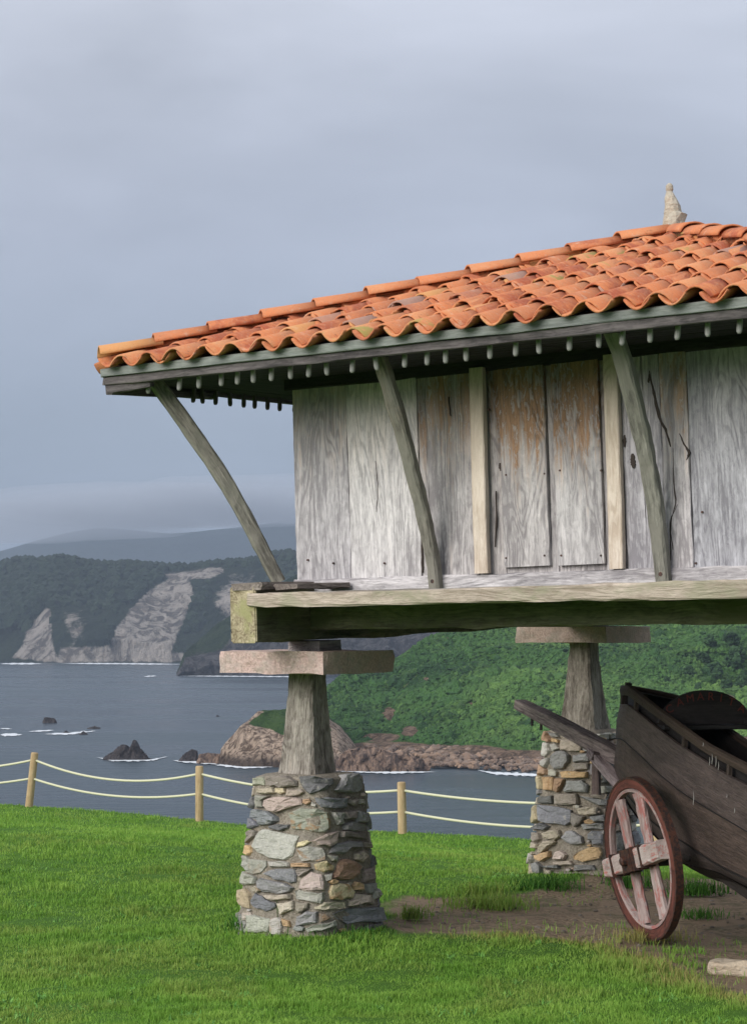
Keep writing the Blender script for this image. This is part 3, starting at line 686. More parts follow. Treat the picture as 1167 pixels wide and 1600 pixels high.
RN = ['left of the leaning post', 'between the leaning post and the second post', 'passing behind the front stone pillar', 'right of the post between the pillars, running behind the rear pillar', 'behind the boat cart']
for i in range(5):
    for j, dn in enumerate((.11, .40)):
        a = posts[i][1] - posts[i][2] * dn; b = posts[i + 1][1] - posts[i + 1][2] * dn
        s = np.linspace(0, 1, 22)[:, None]; P = a * (1 - s) + b * s; P[:, 2] -= SAG[i][j] * 4 * (s * (1 - s))[:, 0]
        r = tube('rope', P, .017, M['rope']); r['label'] = ('upper' if j == 0 else 'lower') + ' cream rope ' + RN[i]; r['category'] = 'rope'; r['group'] = 'sagging ropes of the cliff fence'

# ------------------------------------------------------------------ rubble pillars
def pillar_shape(C, z0, z1, h0, h1, e=5.):
    C = A(*C[:2], 0)
    def hs(z): return h0 + (h1 - h0) * np.clip((z - z0) / (z1 - z0), -.1, 1.)
    def f(p):
        q = p - C; a, b = q @ UH, q @ VH; h = hs(p[2]); return ((abs(a) / h) ** e + (abs(b) / h) ** e) ** (1 / e)
    def surf(th, z):
        c, s = math.cos(th), math.sin(th); k = (abs(c) ** e + abs(s) ** e) ** (-1 / e) * hs(z)
        return C + UH * c * k + VH * s * k + A(0, 0, z)
    def hit(px, py):
        r = ray(px, py); t0 = (C[1] - .8) / r[1]; best = (9, 0)
        for i in range(160):
            t = t0 + i * .006; p = CAM + r * t; v = f(p)
            if v <= 1:
                best = (v, t); break
            if v < best[0]: best = (v, t)
        p = CAM + r * best[1]; q = p - C; th = math.atan2(q @ VH, q @ UH); return surf(th, p[2]), th
    return C, hs, f, surf, hit
COLS = {'g': (.25, .25, .245), 'd': (.14, .14, .143), 'b': (.20, .205, .22), 'l': (.40, .385, .35), 't': (.40, .35, .285), 'o': (.43, .30, .175), 'r': (.38, .25, .17), 'p': (.44, .37, .32), 'v': (.31, .31, .27), 'n': (.25, .22, .19), 'y': (.47, .40, .26)}
def scol(k, rust=None):
    c = COLS[k]; j = rng.normal(1.22, .12); return (c[0] * j, c[1] * j * rng.normal(1, .02), c[2] * j * rng.normal(1, .03), (1 - (rust if rust is not None else rng.choice([0, 0, .25, .6]))))
def make_stone(loop, ctr_dir, parent, col, proud=.026, name='stone'):
    """loop: points on the wall face; the stone bulges out from them and runs back into the mortar"""
    P = [A(*p) for p in loop]; n0 = len(P); Q = []
    for i in range(n0):
        a, b = P[i], P[(i + 1) % n0]; Q.append(a)
        if np.linalg.norm(b - a) > .065: Q.append((a + b) / 2 + rng.normal(0, .004, 3))
    P = np.array(Q); n = len(P); c = P.mean(0); size = np.sqrt(((P - c) ** 2).sum(1)).mean()
    out = ctr_dir; pr = min(proud, size * .5) * rng.uniform(.7, 1.35)
    tilt = rng.normal(0, .08, 3)
    r1 = c + (P - c) * .97 - out * .05
    r2 = c + (P - c) * .985 + out * (.002 + .004 * rng.random((n, 1)))
    tz = ((P - c) @ tilt)[:, None]; nj = rng.normal(0, pr * .16, (n, 1))
    mid_r = c + (P - c) * rng.uniform(.90, .95, (n, 1)) + out * (pr * .66 + nj + tz * .7)
    in_ = c + (P - c) * rng.uniform(.60, .76, (n, 1)) + out * (pr + rng.normal(0, pr * .14, (n, 1)) + tz * .6)
    cc = c + out * (pr * rng.uniform(.92, 1.1)) + rng.normal(0, .003, 3)
    vs = np.concatenate([r1, r2, mid_r, in_, cc[None]]); fs = []
    for k in (0, 1, 2):
        for i in range(n): j = (i + 1) % n; fs.append((k * n + i, k * n + j, k * n + n + j, k * n + n + i))
    for i in range(n): fs.append((3 * n + i, 3 * n + (i + 1) % n, 4 * n))
    fn = np.cross(P[1] - P[0], P[2] - P[1])
    ar = sum(np.dot(np.cross(P[i] - c, P[(i + 1) % n] - c), out) for i in range(n))
    if ar < 0: fs = [tuple(reversed(f)) for f in fs]
    return mesh(name, vs, fs, M['stone'], parent, False, color=col)
def build_pillar(C, z0, z1, h0, h1, polys, label, seed, deep=.012, group='rubble pillars under the granary'):
    C3, hs, f, surf, hit = pillar_shape(C, z0, z1, h0, h1); root = empty('stone_pillar', (C[0], C[1], z0), label, 'pillar', group)
    PILL.append((C3, h0))
    # mortar core
    nth, nz = 96, 60; th = np.linspace(0, 2 * math.pi, nth, endpoint=False); vs = []
    for j in range(nz):
        z = z0 - .15 + (z1 + .0 - z0 + .15) * j / (nz - 1)
        for a in th:
            p = surf(a, z); o_ = nrm(A(*(p - C3)[:2], 0)); vs.append(p - o_ * deep)
    vs = np.array(vs); nn = fbm(vs * 14, 3, seed) * .012 + fbm(vs * 4, 2, seed + 2) * .010
    oo = vs - C3; oo[:, 2] = 0; oo /= np.linalg.norm(oo, axis=1)[:, None]; vs = vs + oo * nn[:, None]
    fs = [(j * nth + i, j * nth + (i + 1) % nth, j * nth + nth + (i + 1) % nth, j * nth + nth + i) for j in range(nz - 1) for i in range(nth)]
    b0 = (nz - 1) * nth; rin = [C3 + (vs[b0 + i] - C3) * A(.8, .8, 0) + A(0, 0, z1 + .022 + .004 * rng.random()) for i in range(nth)]
    vs = np.concatenate([vs, rin, [C3 + A(0, 0, z1 + .03)]])
    fs += [(b0 + i, b0 + (i + 1) % nth, nz * nth + (i + 1) % nth, nz * nth + i) for i in range(nth)] + [(nz * nth + i, nz * nth + (i + 1) % nth, nz * nth + nth) for i in range(nth)]
    mesh('mortar', vs, fs, M['mortar'], root, True)
    # stones traced face by face, then the rest of the wall laid in rough courses
    done = []
    for key, pts in polys:
        L3 = []; ths = []; pxs = []
        for (x, y) in pts:
            p, t_ = hit(x, y); L3.append(p); ths.append(t_); pxs.append((x, y))
        m = np.mean([C3[:2] * 0 + (p - C3)[:2] for p in L3], 0); a, b = m @ UH[:2], m @ VH[:2]
        # face direction: blend of face normal and radial
        q = nrm(A(m[0], m[1], 0)); fnm = nrm(sum(np.cross(L3[i] - np.mean(L3, 0), L3[(i + 1) % len(L3)] - np.mean(L3, 0)) for i in range(len(L3))))
        if fnm @ q < 0: fnm = -fnm
        if abs(fnm @ q) < .5: fnm = q
        fnm = nrm(fnm + q * .3)
        make_stone(L3, fnm, root, scol(key[0], {'+': .8, '-': 0}.get(key[1:2], None)))
        done.append((min(p[2] for p in L3), max(p[2] for p in L3), ths, np.array(pxs)))
    def covered(th_, z_, pad=.0):
        p = surf(th_, z_); d = p - CAM; px = CX + F * (d[0] / (d[1] * math.cos(PH) + d[2] * math.sin(PH))); py = CY - F * ((-d[1] * math.sin(PH) + d[2] * math.cos(PH)) / (d[1] * math.cos(PH) + d[2] * math.sin(PH)))
        front = (p - C3)[:2] @ (CAM[:2] - C3[:2]) > -.02
        if not front: return False
        for _, _, _, pp in done:
            if sdpoly(np.array([[px, py]]), pp)[0] < pad: return True
        return False
    def proj8(k):
        q = []
        for p in k: d = p - CAM; yy = d[1] * math.cos(PH) + d[2] * math.sin(PH); q.append((CX + F * d[0] / yy, CY - F * (-d[1] * math.sin(PH) + d[2] * math.cos(PH)) / yy))
        return np.array(q)
    z = z0 - .02; cnt = 0
    while z < z1 - .03:
        hh = rng.uniform(.06, .13); t_ = rng.random() * .3; end = t_ + 2 * math.pi
        while t_ < end - .06:
            R = hs(z) * 1.08; wdt = rng.uniform(.10, .26) / R; wdt = min(wdt, end - t_)
            cth, cz = t_ + wdt / 2, min(z + hh / 2, z1 - .02)
            smp = [covered(cth + dx * wdt * .42, cz + dz * hh * .42, .8) for dx in (-1, 0, 1) for dz in (-1, 0, 1)]
            if sum(smp) <= 1:
                g = .006; k = []
                for ff, zz in ((.04, 0), (.5, -.03), (.96, 0), (1, .5), (.95, 1), (.5, 1.05), (.05, 1), (0, .5)):
                    k.append(surf(t_ + wdt * ff + rng.normal(0, .012), min(z1 - .004, z + g + (hh - 2 * g) * zz + rng.normal(0, .005))))
                c = surf(cth, cz); s_ = surf(cth + .05, cz) - surf(cth - .05, cz); o_ = nrm(np.cross(s_, A(0, 0, 1)))
                make_stone(k, o_, root, scol(rng.choice(list('gglltngbv'))), .022); cnt += 1
            t_ += wdt
        z += hh
    # chips wedged in the joints of the seen side
    for _ in range(1500):
        th_ = rng.uniform(-math.pi, .55); z_ = rng.uniform(z0 + .05, z1 - .02)
        if covered(th_, z_, 1.6): continue
        r_ = rng.uniform(.008, .032)
        if covered(th_, z_, r_ * 95): continue
        k = [surf(th_ + math.cos(a) * r_ * 1.5 / hs(z_), z_ + math.sin(a) * r_ * .8) for a in np.arange(6) * 1.047 + rng.random()]
        s_ = surf(th_ + .05, z_) - surf(th_ - .05, z_); make_stone(k, nrm(np.cross(s_, A(0, 0, 1))), root, scol(rng.choice(list('ltpgto'))), .02); cnt += 1
        done.append((z_, z_, [], proj8(k))); 
        if cnt > (110 if deep < .02 else 230): break
    return root
def Z(ox, oy, s, items): return [(k, [(ox + x / s, oy + y / s) for x, y in p]) for k, p in items]
SA = Z(360, 1195, 4.668, [
 ('v-', [(150,95),(235,85),(255,110),(250,150),(160,155),(148,130)]), ('n-', [(258,112),(330,85),(400,78),(492,118),(496,155),(410,165),(330,155),(264,145)]),
 ('d-', [(502,85),(610,80),(750,95),(755,140),(700,180),(575,215),(548,190),(508,125)]), ('g', [(832,70),(920,60),(945,120),(955,185),(870,205),(790,200),(762,185),(800,130)]),
 ('t-', [(190,168),(320,163),(332,205),(280,212),(195,200)]), ('y-', [(330,168),(400,168),(410,200),(370,215),(338,200)]), ('t-', [(418,178),(520,175),(540,200),(500,225),(405,225)]),
 ('t-', [(150,162),(182,172),(178,222),(112,238),(130,190)]), ('d-', [(105,245),(178,230),(180,290),(160,322),(100,320)]), ('v-', [(187,218),(235,225),(285,228),(237,260),(238,310),(187,312)]),
 ('p-', [(250,258),(320,235),(440,238),(518,247),(528,290),(430,318),(320,352),(278,338),(247,300)]), ('r', [(530,252),(580,247),(588,270),(555,293),(528,280)]),
 ('b-', [(612,237),(700,235),(848,242),(846,308),(760,318),(662,308),(640,285)]), ('n-', [(858,252),(925,247),(920,285),(880,298),(862,280)]), ('l-', [(930,252),(965,252),(970,288),(928,285)]),
 ('l-', [(592,268),(628,290),(623,308),(588,298)]), ('b-', [(107,332),(180,322),(270,337),(333,380),(342,410),(290,438),(208,442),(198,400),(112,385)]), ('b-', [(90,402),(130,388),(183,407),(202,445),(150,468),(90,468)]),
 ('d-', [(282,447),(350,432),(438,434),(430,460),(370,480),(292,465)]), ('v+', [(423,352),(510,312),(638,317),(718,347),(732,465),(690,492),(600,486),(452,468),(437,400)]), ('v-', [(747,347),(815,347),(813,433),(777,438),(752,380)]),
 ('n', [(822,342),(905,332),(907,395),(827,398)]), ('g-', [(913,332),(985,347),(1003,400),(985,423),(917,418)]), ('g-', [(818,442),(880,412),(960,432),(1008,437),(1013,478),(900,488),(822,473)]),
 ('g-', [(1008,378),(1040,420),(1028,472),(1008,440)]), ('n-', [(87,492),(150,472),(188,482),(178,520),(120,572),(82,560)]), ('g-', [(60,565),(83,578),(73,618),(50,623)]),
 ('o', [(87,583),(143,588),(158,635),(140,662),(82,653)]), ('l-', [(237,468),(330,482),(508,517),(478,600),(455,670),(405,697),(285,680),(202,640),(154,595),(192,512)]),
 ('p', [(592,557),(700,503),(788,482),(778,568),(720,598),(640,588)]), ('y-', [(483,603),(492,567),(563,547),(586,562),(540,593)]), ('v+', [(487,612),(570,590),(677,608),(692,690),(640,704),(522,707),(489,640)]),
 ('n-', [(797,487),(850,482),(1000,502),(1003,543),(900,538),(797,528)]), ('g-', [(772,572),(860,551),(952,557),(958,598),(870,603),(830,648),(724,643)]), ('n-', [(965,562),(1010,562),(1018,608),(970,603)])]) + \
 Z(360, 1325, 4.668, [
 ('v', [(47,62),(80,52),(140,77),(268,92),(268,130),(223,183),(122,178),(72,130)]), ('l-', [(278,97),(360,92),(430,102),(438,136),(290,136)]), ('o-', [(440,110),(500,107),(578,112),(583,138),(444,138)]),
 ('v-', [(22,220),(75,168),(150,192),(188,215),(183,263),(100,270),(32,263)]), ('b-', [(243,185),(290,162),(400,150),(478,152),(488,200),(483,248),(440,258),(400,237),(330,232),(292,208)]),
 ('g-', [(192,240),(222,217),(325,242),(408,258),(466,290),(440,318),(340,336),(242,323),(202,290)]), ('p-', [(512,230),(590,170),(668,192),(688,260),(688,308),(600,310),(497,293)]), ('v-', [(473,312),(500,303),(600,321),(682,323),(666,408),(600,393),(482,373)]),
 ('y', [(612,117),(700,92),(757,130),(748,163),(680,178),(622,158)]), ('r', [(773,160),(792,92),(850,77),(957,132),(928,188),(890,228),(800,230),(743,218)]), ('y+', [(733,270),(780,253),(858,262),(892,320),(878,368),(800,380),(731,373),(718,320)]),
 ('o-', [(903,242),(962,262),(963,308),(897,308),(888,275)]), ('y', [(37,302),(110,292),(138,330),(148,443),(102,433),(37,400)]), ('b-', [(153,380),(182,327),(238,347),(300,392),(342,402),(332,433),(260,463),(202,443),(153,410)]),
 ('t-', [(238,345),(340,343),(447,338),(447,368),(340,383),(272,373)]), ('t-', [(343,402),(457,383),(466,448),(372,488),(353,440)]), ('n-', [(475,390),(572,402),(567,440),(502,478),(478,458)]), ('g-', [(483,502),(560,458),(636,462),(632,543),(560,558),(479,568)]),
 ('t-', [(614,430),(680,393),(827,393),(842,438),(700,450),(622,446)]), ('t-', [(863,390),(902,333),(1016,343),(1007,398),(900,427),(863,423)]), ('t-', [(1018,353),(1043,368),(1033,418),(1012,408)]), ('b-', [(744,480),(860,438),(1000,433),(1105,428),(1110,528),(1000,538),(850,555),(783,518)]),
 ('n', [(645,473),(698,483),(736,510),(653,542)]), ('v-', [(543,590),(660,553),(767,523),(777,563),(660,603),(562,613)]), ('d-', [(973,562),(1077,548),(1067,598),(983,598)]), ('d-', [(1090,542),(1120,537),(1125,618),(1087,598)]),
 ('o-', [(378,513),(428,533),(437,578),(392,568)]), ('t', [(903,42),(958,14),(997,60),(957,102),(903,83)]), ('l-', [(703,53),(777,58),(777,93),(742,93)]), ('d-', [(1030,52),(1078,48),(1073,128),(1030,138)]),
 ('n-', [(963,152),(1028,143),(1047,228),(973,248)]), ('g-', [(983,262),(1057,253),(1080,338),(1003,328)]), ('t-', [(92,472),(148,467),(178,518),(92,528)]), ('n-',[(478,165),(500,152),(598,152),(560,178),(510,215),(492,205)]), ('l-',[(690,195),(740,185),(735,232),(700,240)])])
SB = Z(800, 1130, 5.835, [
 ('r-', [(270,120),(300,70),(328,78),(320,112),(352,150),(348,170),(272,160)]), ('g-', [(325,78),(400,90),(428,125),(352,118)]), ('o-', [(360,133),(418,152),(428,180),(362,168)]), ('l-', [(247,173),(338,183),(342,250),(300,303),(247,293)]),
 ('l-', [(352,193),(400,183),(438,230),(372,258)]), ('g-', [(348,300),(402,254),(478,254),(517,290),(512,350),(468,412),(382,417),(348,370)]), ('g-', [(548,292),(620,278),(698,278),(698,348),(553,357)]), ('n-', [(543,372),(698,363),(692,418),(562,432)]),
 ('l-', [(262,347),(328,313),(332,350),(300,407),(268,390)]), ('r-', [(228,392),(252,373),(308,422),(308,468),(228,478)]), ('l-', [(333,422),(380,418),(412,442),(408,482),(333,478)]), ('o', [(433,442),(500,433),(620,443),(688,443),(678,497),(452,498)]),
 ('o+', [(273,492),(378,492),(383,570),(373,617),(283,608)]), ('r-', [(392,503),(476,512),(438,600),(412,632),(388,618)]), ('g-', [(498,522),(640,518),(688,562),(677,632),(473,632),(463,610)]), ('y-', [(192,472),(262,492),(258,598),(217,598),(192,520)]),
 ('g-', [(198,607),(248,603),(252,638),(203,657)]), ('d-', [(248,663),(363,658),(367,732),(248,733)]), ('n-', [(382,643),(588,643),(598,738),(383,742)]), ('v-', [(813,572),(955,568),(947,633),(818,637)]),
 ('g-', [(613,662),(700,683),(850,703),(878,643),(908,643),(888,740),(783,747)]), ('t-', [(182,683),(232,673),(238,738),(182,742)]), ('d-', [(812,433),(860,433),(935,520),(928,552),(813,542)]), ('n-', [(700,655),(780,640),(860,642),(845,692),(720,672)])]) + \
 Z(800, 1250, 5.835, [
 ('y-', [(143,100),(190,45),(217,50),(227,178),(180,217),(143,198)]), ('b-', [(224,50),(250,42),(400,58),(535,92),(527,200),(480,232),(342,217),(244,190)]), ('t-', [(578,78),(700,60),(777,66),(767,130),(682,142),(603,128)]), ('n-', [(537,113),(590,133),(657,152),(618,210),(562,247),(527,200)]),
 ('d-', [(168,243),(250,208),(327,242),(300,272),(173,260)]), ('g-', [(623,222),(770,208),(827,217),(827,263),(643,268)]), ('g-', [(703,152),(838,133),(847,198),(723,200)]), ('n-', [(118,330),(180,293),(238,303),(247,358),(210,383),(123,353)]),
 ('t-', [(273,302),(340,273),(428,273),(437,330),(382,367),(292,348)]), ('g-', [(443,342),(492,283),(560,283),(637,332),(647,398),(590,407),(503,388)]), ('b-', [(683,312),(722,278),(827,283),(822,407),(723,402),(718,370),(683,358)]), ('t-', [(233,432),(302,373),(378,363),(397,380),(340,417),(292,467),(233,478)]),
 ('o', [(208,502),(270,483),(342,463),(342,518),(270,562),(214,543)]), ('p', [(363,540),(392,473),(440,458),(497,500),(468,547)]), ('o-', [(553,512),(602,473),(700,428),(798,433),(822,480),(798,532),(640,567),(563,543)]), ('t-', [(98,372),(170,383),(227,402),(217,438),(132,438),(93,420)]),
 ('l-', [(103,522),(130,483),(187,512),(177,548),(112,587)]), ('g-', [(183,582),(220,563),(257,602),(257,668),(193,658)]), ('d-', [(273,602),(420,593),(427,622),(292,618)]), ('t-', [(373,562),(530,553),(556,588),(450,598),(373,593)]),
 ('d-', [(563,593),(738,593),(757,638),(563,647)]), ('t-', [(288,623),(358,643),(352,708),(322,708)]), ('n-', [(373,653),(640,653),(827,643),(827,688),(650,697),(403,707)]), ('t-', [(433,713),(540,703),(557,738),(443,738)]), ('d-', [(653,703),(818,703),(818,742),(653,742)]),
 ('g-', [(922,302),(998,293),(998,468),(922,468)]), ('b-', [(1083,292),(1147,283),(1157,398),(1093,408)]), ('d-', [(1063,152),(1117,123),(1127,198),(1083,208)]), ('n-', [(932,233),(978,203),(988,278),(927,283)])])
CA = A((484 - CX) / F * 14.2, 14.2); CB = A((911 - CX) / F * 17.9, 17.9)
CCx = A0[:2] + 4.15 * UH[:2]; CDx = A0[:2] + 4.15 * UH[:2] + (CB - CA)
ROOTA = build_pillar(CA, 0, 1.115, .43, .315, SA, 'rubble stone pillar nearest the viewer, standing on the grass at left', 3)
ROOTB = build_pillar(CB, -.15, 1.245, .44, .30, SB, 'rubble stone pillar farther back, half hidden behind the red cart wheel', 9, .034)
build_pillar(CCx, 0, 1.13, .40, .31, [], 'rubble stone pillar at the front right corner beside the boat stern', 14)
build_pillar(CDx, -.05, 1.25, .42, .30, [], 'rubble stone pillar at the rear right corner of the granary', 19)
def stilt(C, z0, z1, b0, b1, lab, seed, tint=(1, 1, 1, .6)):
    """tapered eight-sided oak foot standing on the pillar"""
    vs, fs, g = [], [], []; nz = 14; C3 = A(C[0], C[1], 0)
    for j in range(nz + 1):
        t = j / nz; h = (b0 + (b1 - b0) * (t ** .85)) / 2; h *= 1 - .04 * math.sin(t * 3.14)
        if t > .88: h *= 1 + .05 * (t - .88) / .12
        c = h * .16
        for k, (x, y) in enumerate(((-h + c, -h), (0, -h * 1.01), (h - c, -h), (h, -h + c), (h * 1.01, 0), (h, h - c), (h - c, h), (0, h * 1.01), (-h + c, h), (-h, h - c), (-h * 1.01, 0), (-h, -h + c))):
            q = x + rng.normal(0, .0025), y + rng.normal(0, .0025); vs.append(C3 + UH * q[0] + VH * q[1] + A(0, 0, z0 + (z1 - z0) * t)); g.append((q[0] + seed, q[1] + seed, (z1 - z0) * t + seed))
    n = 12
    for j in range(nz):
        for k in range(n): fs.append((j * n + k, j * n + (k + 1) % n, j * n + n + (k + 1) % n, j * n + n + k))
    fs += [tuple(range(n - 1, -1, -1)), tuple(nz * n + k for k in range(n))]
    o = empty('stilt', (C[0], C[1], z0), lab, 'stilt post', 'tapered wooden stilts on the pillars')
    mesh('post', vs, fs, M['post'], o, False, gr=g, color=tint)
def slab(C, z0, z1, hw, lab, seed, tint):
    bm = bmesh.new(); bmesh.ops.create_cube(bm, size=1); bmesh.ops.subdivide_edges(bm, edges=bm.edges[:], cuts=13, use_grid_fill=True)
    P = np.array([v.co[:] for v in bm.verts]); P = np.sign(P) * np.minimum(np.abs(P) * 1.0, .5)
    q = np.abs(P) * 2; r = (q[:, 0] ** 14 + q[:, 1] ** 14) ** (1 / 14); P[:, :2] /= np.maximum(r, 1)[:, None] ** .6
    V = np.stack([P[:, 0] * 2 * hw, P[:, 1] * 2 * hw, (P[:, 2] + .5) * (z1 - z0)], 1)
    n1 = fbm(V * 9 + seed, 4, seed)[:, None]; out = P * A(1, 1, .3); out /= np.linalg.norm(out, axis=1)[:, None] + 1e-9
    low = np.clip(.5 - P[:, 2], 0, 1)[:, None]
    V = V + out * n1 * .012 - np.concatenate([np.sign(P[:, :2]) * (np.abs(P[:, :2]) > .49), np.zeros((len(P), 1))], 1) * low * .02
    V[:, 2] += fbm(V * 4, 2, seed + 4) * .006
    Wd = V[:, :1] * UH + V[:, 1:2] * VH + V[:, 2:] * A(0, 0, 1)
    fs = [[v.index for v in f.verts] for f in bm.faces]; bm.free()
    o = mesh('capstone', Wd, fs, M['slab'], None, False, color=tint); o.location = (C[0], C[1], z0)
    o['label'] = lab; o['category'] = 'capstone'; o['group'] = 'flat square stones capping the stilts'
CA2, CB2 = A((481 - CX) / F * 14.2, 14.2), A((911 - CX) / F * 17.9, 17.9)
stilt(CA2, 1.12, 1.855, .325, .195, 'tapered grey oak stilt on the nearest rubble pillar', 2.)
stilt(CB2, 1.25, 2.05, .375, .19, 'tapered brown-grey oak stilt on the pillar behind the cart', 5., (.9, .88, .86, .35))
stilt(CCx, 1.13, 1.9, .32, .19, 'tapered oak stilt on the front right pillar beyond the boat', 8.); stilt(CDx, 1.25, 2.05, .32, .19, 'tapered oak stilt on the rear right pillar', 11.)
slab(CA2, 1.85, 2.005, .455, 'pale pink square capstone on the nearest stilt', 3, (1.1, 1.05, 1.03, 1))
slab(CB2, 2.045, 2.185, .46, 'tan square capstone on the stilt behind the cart', 6, (.85, .82, .76, 1))
slab(CCx, 1.9, 2.04, .45, 'pinkish square capstone on the front right stilt', 8, (1, 1, 1, 1)); slab(CDx, 2.045, 2.185, .45, 'pinkish square capstone on the rear right stilt', 12, (1, 1, 1, 1))

# ------------------------------------------------------------------ the granary
GR = empty('granary', H(2.09, 2.09, 2.05), 'raised timber granary with weathered plank walls and an orange tiled hipped roof', 'granary')
UP = A(0, 0, 1)
def P3(*uvw): return [H(*p) for p in uvw]
HS = 4.15
# bearers: blocks, two side beams, two cross beams lapped over them
for u, v, dz in ((.155, .0, 0), (.1, 4.3, .0), (4.15, .0, 0), (4.15, 4.3, 0)):
    w0 = 2.0 if v < 1 else 2.02
    beam('bearing_block', [H(u, v - .135, w0 + .035), H(u, v + .135, w0 + .035)], U, .27, .08, M['plank'], GR, .006, .002, 3, (.62, .58, .55, .6))
for u in (.15, 4.18):
    beam('side_beam', [H(u - .02, -.79, 2.28), H(u, 1.5, 2.25), H(u, 4.9, 2.24)], U, .215, [.385, .345, .33], M['beam'], GR, .012, .006, 20, (.9, .88, .72, .3))
    # the weathered sawn end
    e = beam('beam_end', [H(u - .02, -.793, 2.28), H(u - .02, -.802, 2.28)], U, .205, .375, M['end'], GR, .012, .003, 2, (1, 1, 1, 0))
for v in (-.05, 4.2):
    beam('cross_beam', [H(.2 if v < 1 else -.3, v, 2.25), H(2.2, v, 2.245), H(4.9, v, 2.25)], V_, .21, .19, M['beam'], GR, .012, .005, 24, (1.0, 1.02, .85, .2))
for k in range(5):
    v = .7 + k * .75
    beam('floor_joist', P3((-.1, v, 2.38), (4.5, v, 2.38)), V_, .12, .12, M['beam'], GR, .01, .004, 10, (.7, .7, .6, 0))
# floor boards running out to the front edge
nb = 11; vv = np.linspace(.03, 4.9, nb + 1)
for a, b in zip(vv[:-1], vv[1:]):
    beam('floor_board', P3((-.22, (a + b) / 2, 2.465), (4.6, (a + b) / 2, 2.465)), V_, (b - a) - .008, .035, M['plank'], GR, .004, .002, 8, (.5, .5, .47, .4))
beam('edge_board', P3((.19, -.80, 2.38), (1.4, -.80, 2.370), (2.6, -.80, 2.373), (4.9, -.80, 2.365)), V_, .05, [.088, .094, .095, .108, .115], M['board'], GR, .010, .004, 30, (1.05, 1, 1.02, 0))
for k, (a, b) in enumerate(((-.79, -.60), (-.59, -.37), (-.36, -.16))):
    beam('edge_plank', P3((.20, (a + b) / 2, 2.405), (4.88, (a + b) / 2, 2.395)), V_, b - a - .005, .035, M['plank'], GR, .005, .003, 16, (.6, .57, .5, .3))
beam('corner_plank', P3((.17, -.81, 2.472), (.05, .6, 2.472)), U, .24, .042, M['plank'], GR, .006, .004, 8, (.5, .44, .38, 1))
beam('corner_plank', P3((.42, -.70, 2.462), (.45, -.12, 2.462)), U, .2, .04, M['plank'], GR, .008, .004, 6, (.42, .37, .32, 1))
# walls
WB, WT = 2.505, 3.93
def plank(u0, u1, side, w0, w1, col, mat='plank', proud=0., thick=.035, n=12, jit=.0016, parent=None, name='plank', ins=0.):
    g = .0035
    if side == 0: ps, sd_ = P3(((u0 + u1) / 2, -.05 - proud + ins, w0), ((u0 + u1) / 2, -.05 - proud + ins, w1)), U
    if side == 1: ps, sd_ = P3((.07 - proud, (u0 + u1) / 2, w0), (.07 - proud, (u0 + u1) / 2, w1)), V_
    if side == 2: ps, sd_ = P3(((u0 + u1) / 2, 4.18 + proud, w0), ((u0 + u1) / 2, 4.18 + proud, w1)), U
    if side == 3: ps, sd_ = P3((4.13 + proud, (u0 + u1) / 2, w0), (4.13 + proud, (u0 + u1) / 2, w1)), V_
    return beam(name, ps, sd_, abs(u1 - u0) - g, thick, M[mat], parent or WALL[side], .004, jit, n, col)
def wallpart(side, name):
    n = {0: (U, (.08, .0), (4.12, .0)), 1: (V_, None, None)}
    if side == 0: ps, sd_ = P3((.05, .01, WB - .035), (4.15, .01, WB - .035)), V_
    if side == 1: ps, sd_ = P3((.1, .03, WB - .035), (.1, 4.13, WB - .035)), U
    if side == 2: ps, sd_ = P3((.05, 4.14, WB - .035), (4.15, 4.14, WB - .035)), V_
    if side == 3: ps, sd_ = P3((4.1, .03, WB - .035), (4.1, 4.13, WB - .035)), U
    return ps, sd_
WALL = {}
for s_ in range(4):
    ps, sd_ = wallpart(s_, 'wall')
    # the wall's own body is its sill timber, its boards are sub-parts
    if s_ == 0:
        WALL[0] = beam('wall', P3((.055, -.045, 2.445), (4.15, -.045, 2.445)), V_, .10, .125, M['plank'], GR, .008, .004, 24, (.98, .96, .96, .0))
    else:
        WALL[s_] = beam('wall', ps, sd_, .08, .12, M['plank'], GR, .008, .004, 14, (.9, .9, .9, .1))
FP = [(.062, .53, (.98, .97, .98, .55), 0), (.53, 1.112, (1.10, 1.09, 1.07, .28), .004), (1.112, 1.553, (.97, .95, .93, 1.0), -.003), (1.66, 1.757, (.8, .77, .74, 1.3), -.02),
      (1.757, 2.105, (.95, .93, .9, 1.5), .012), (2.105, 2.158, (.82, .8, .78, 1.2), -.015), (2.158, 2.50, (.93, .92, .9, 1.6), .012), (2.50, 2.553, (.86, .84, .82, .8), -.015),
      (2.655, 2.80, (.92, .92, .95, .3), 0), (2.80, 2.93, (.94, .94, .97, .35), .003), (2.93, 3.115, (1.07, 1.05, 1.04, .9), .006), (3.115, 3.56, (.80, .82, .86, .2), -.004), (3.56, 4.10, (.85, .86, .9, .3), 0)]
for a, b, c, pr in FP:
    sh = (a, b) in ((1.757, 2.105), (2.158, 2.50))
    o = plank(a, b, 0, 2.548 if sh else WB, WT - (.06 if sh else 0), c, proud=pr, name='door_board' if sh else 'plank', n=16)
    if sh: o['label'] = 'left door board with brown stained top' if a < 2 else 'right door board with swirling grain and brown stained top'
plank(1.53, 2.68, 0, WB, WT, (.85, .82, .8, .6), proud=-.024, thick=.02, name='plank')
for a, b in ((1.556, 1.660), (2.556, 2.655)):
    beam('batten', P3(((a + b) / 2 - .004, -.095, 2.512), ((a + b) / 2, -.095, 3.2), ((a + b) / 2 + .004, -.095, 3.89)), U, b - a, .055, M['fresh'], WALL[0], .006, .0012, 10, (1, 1, 1, .3))
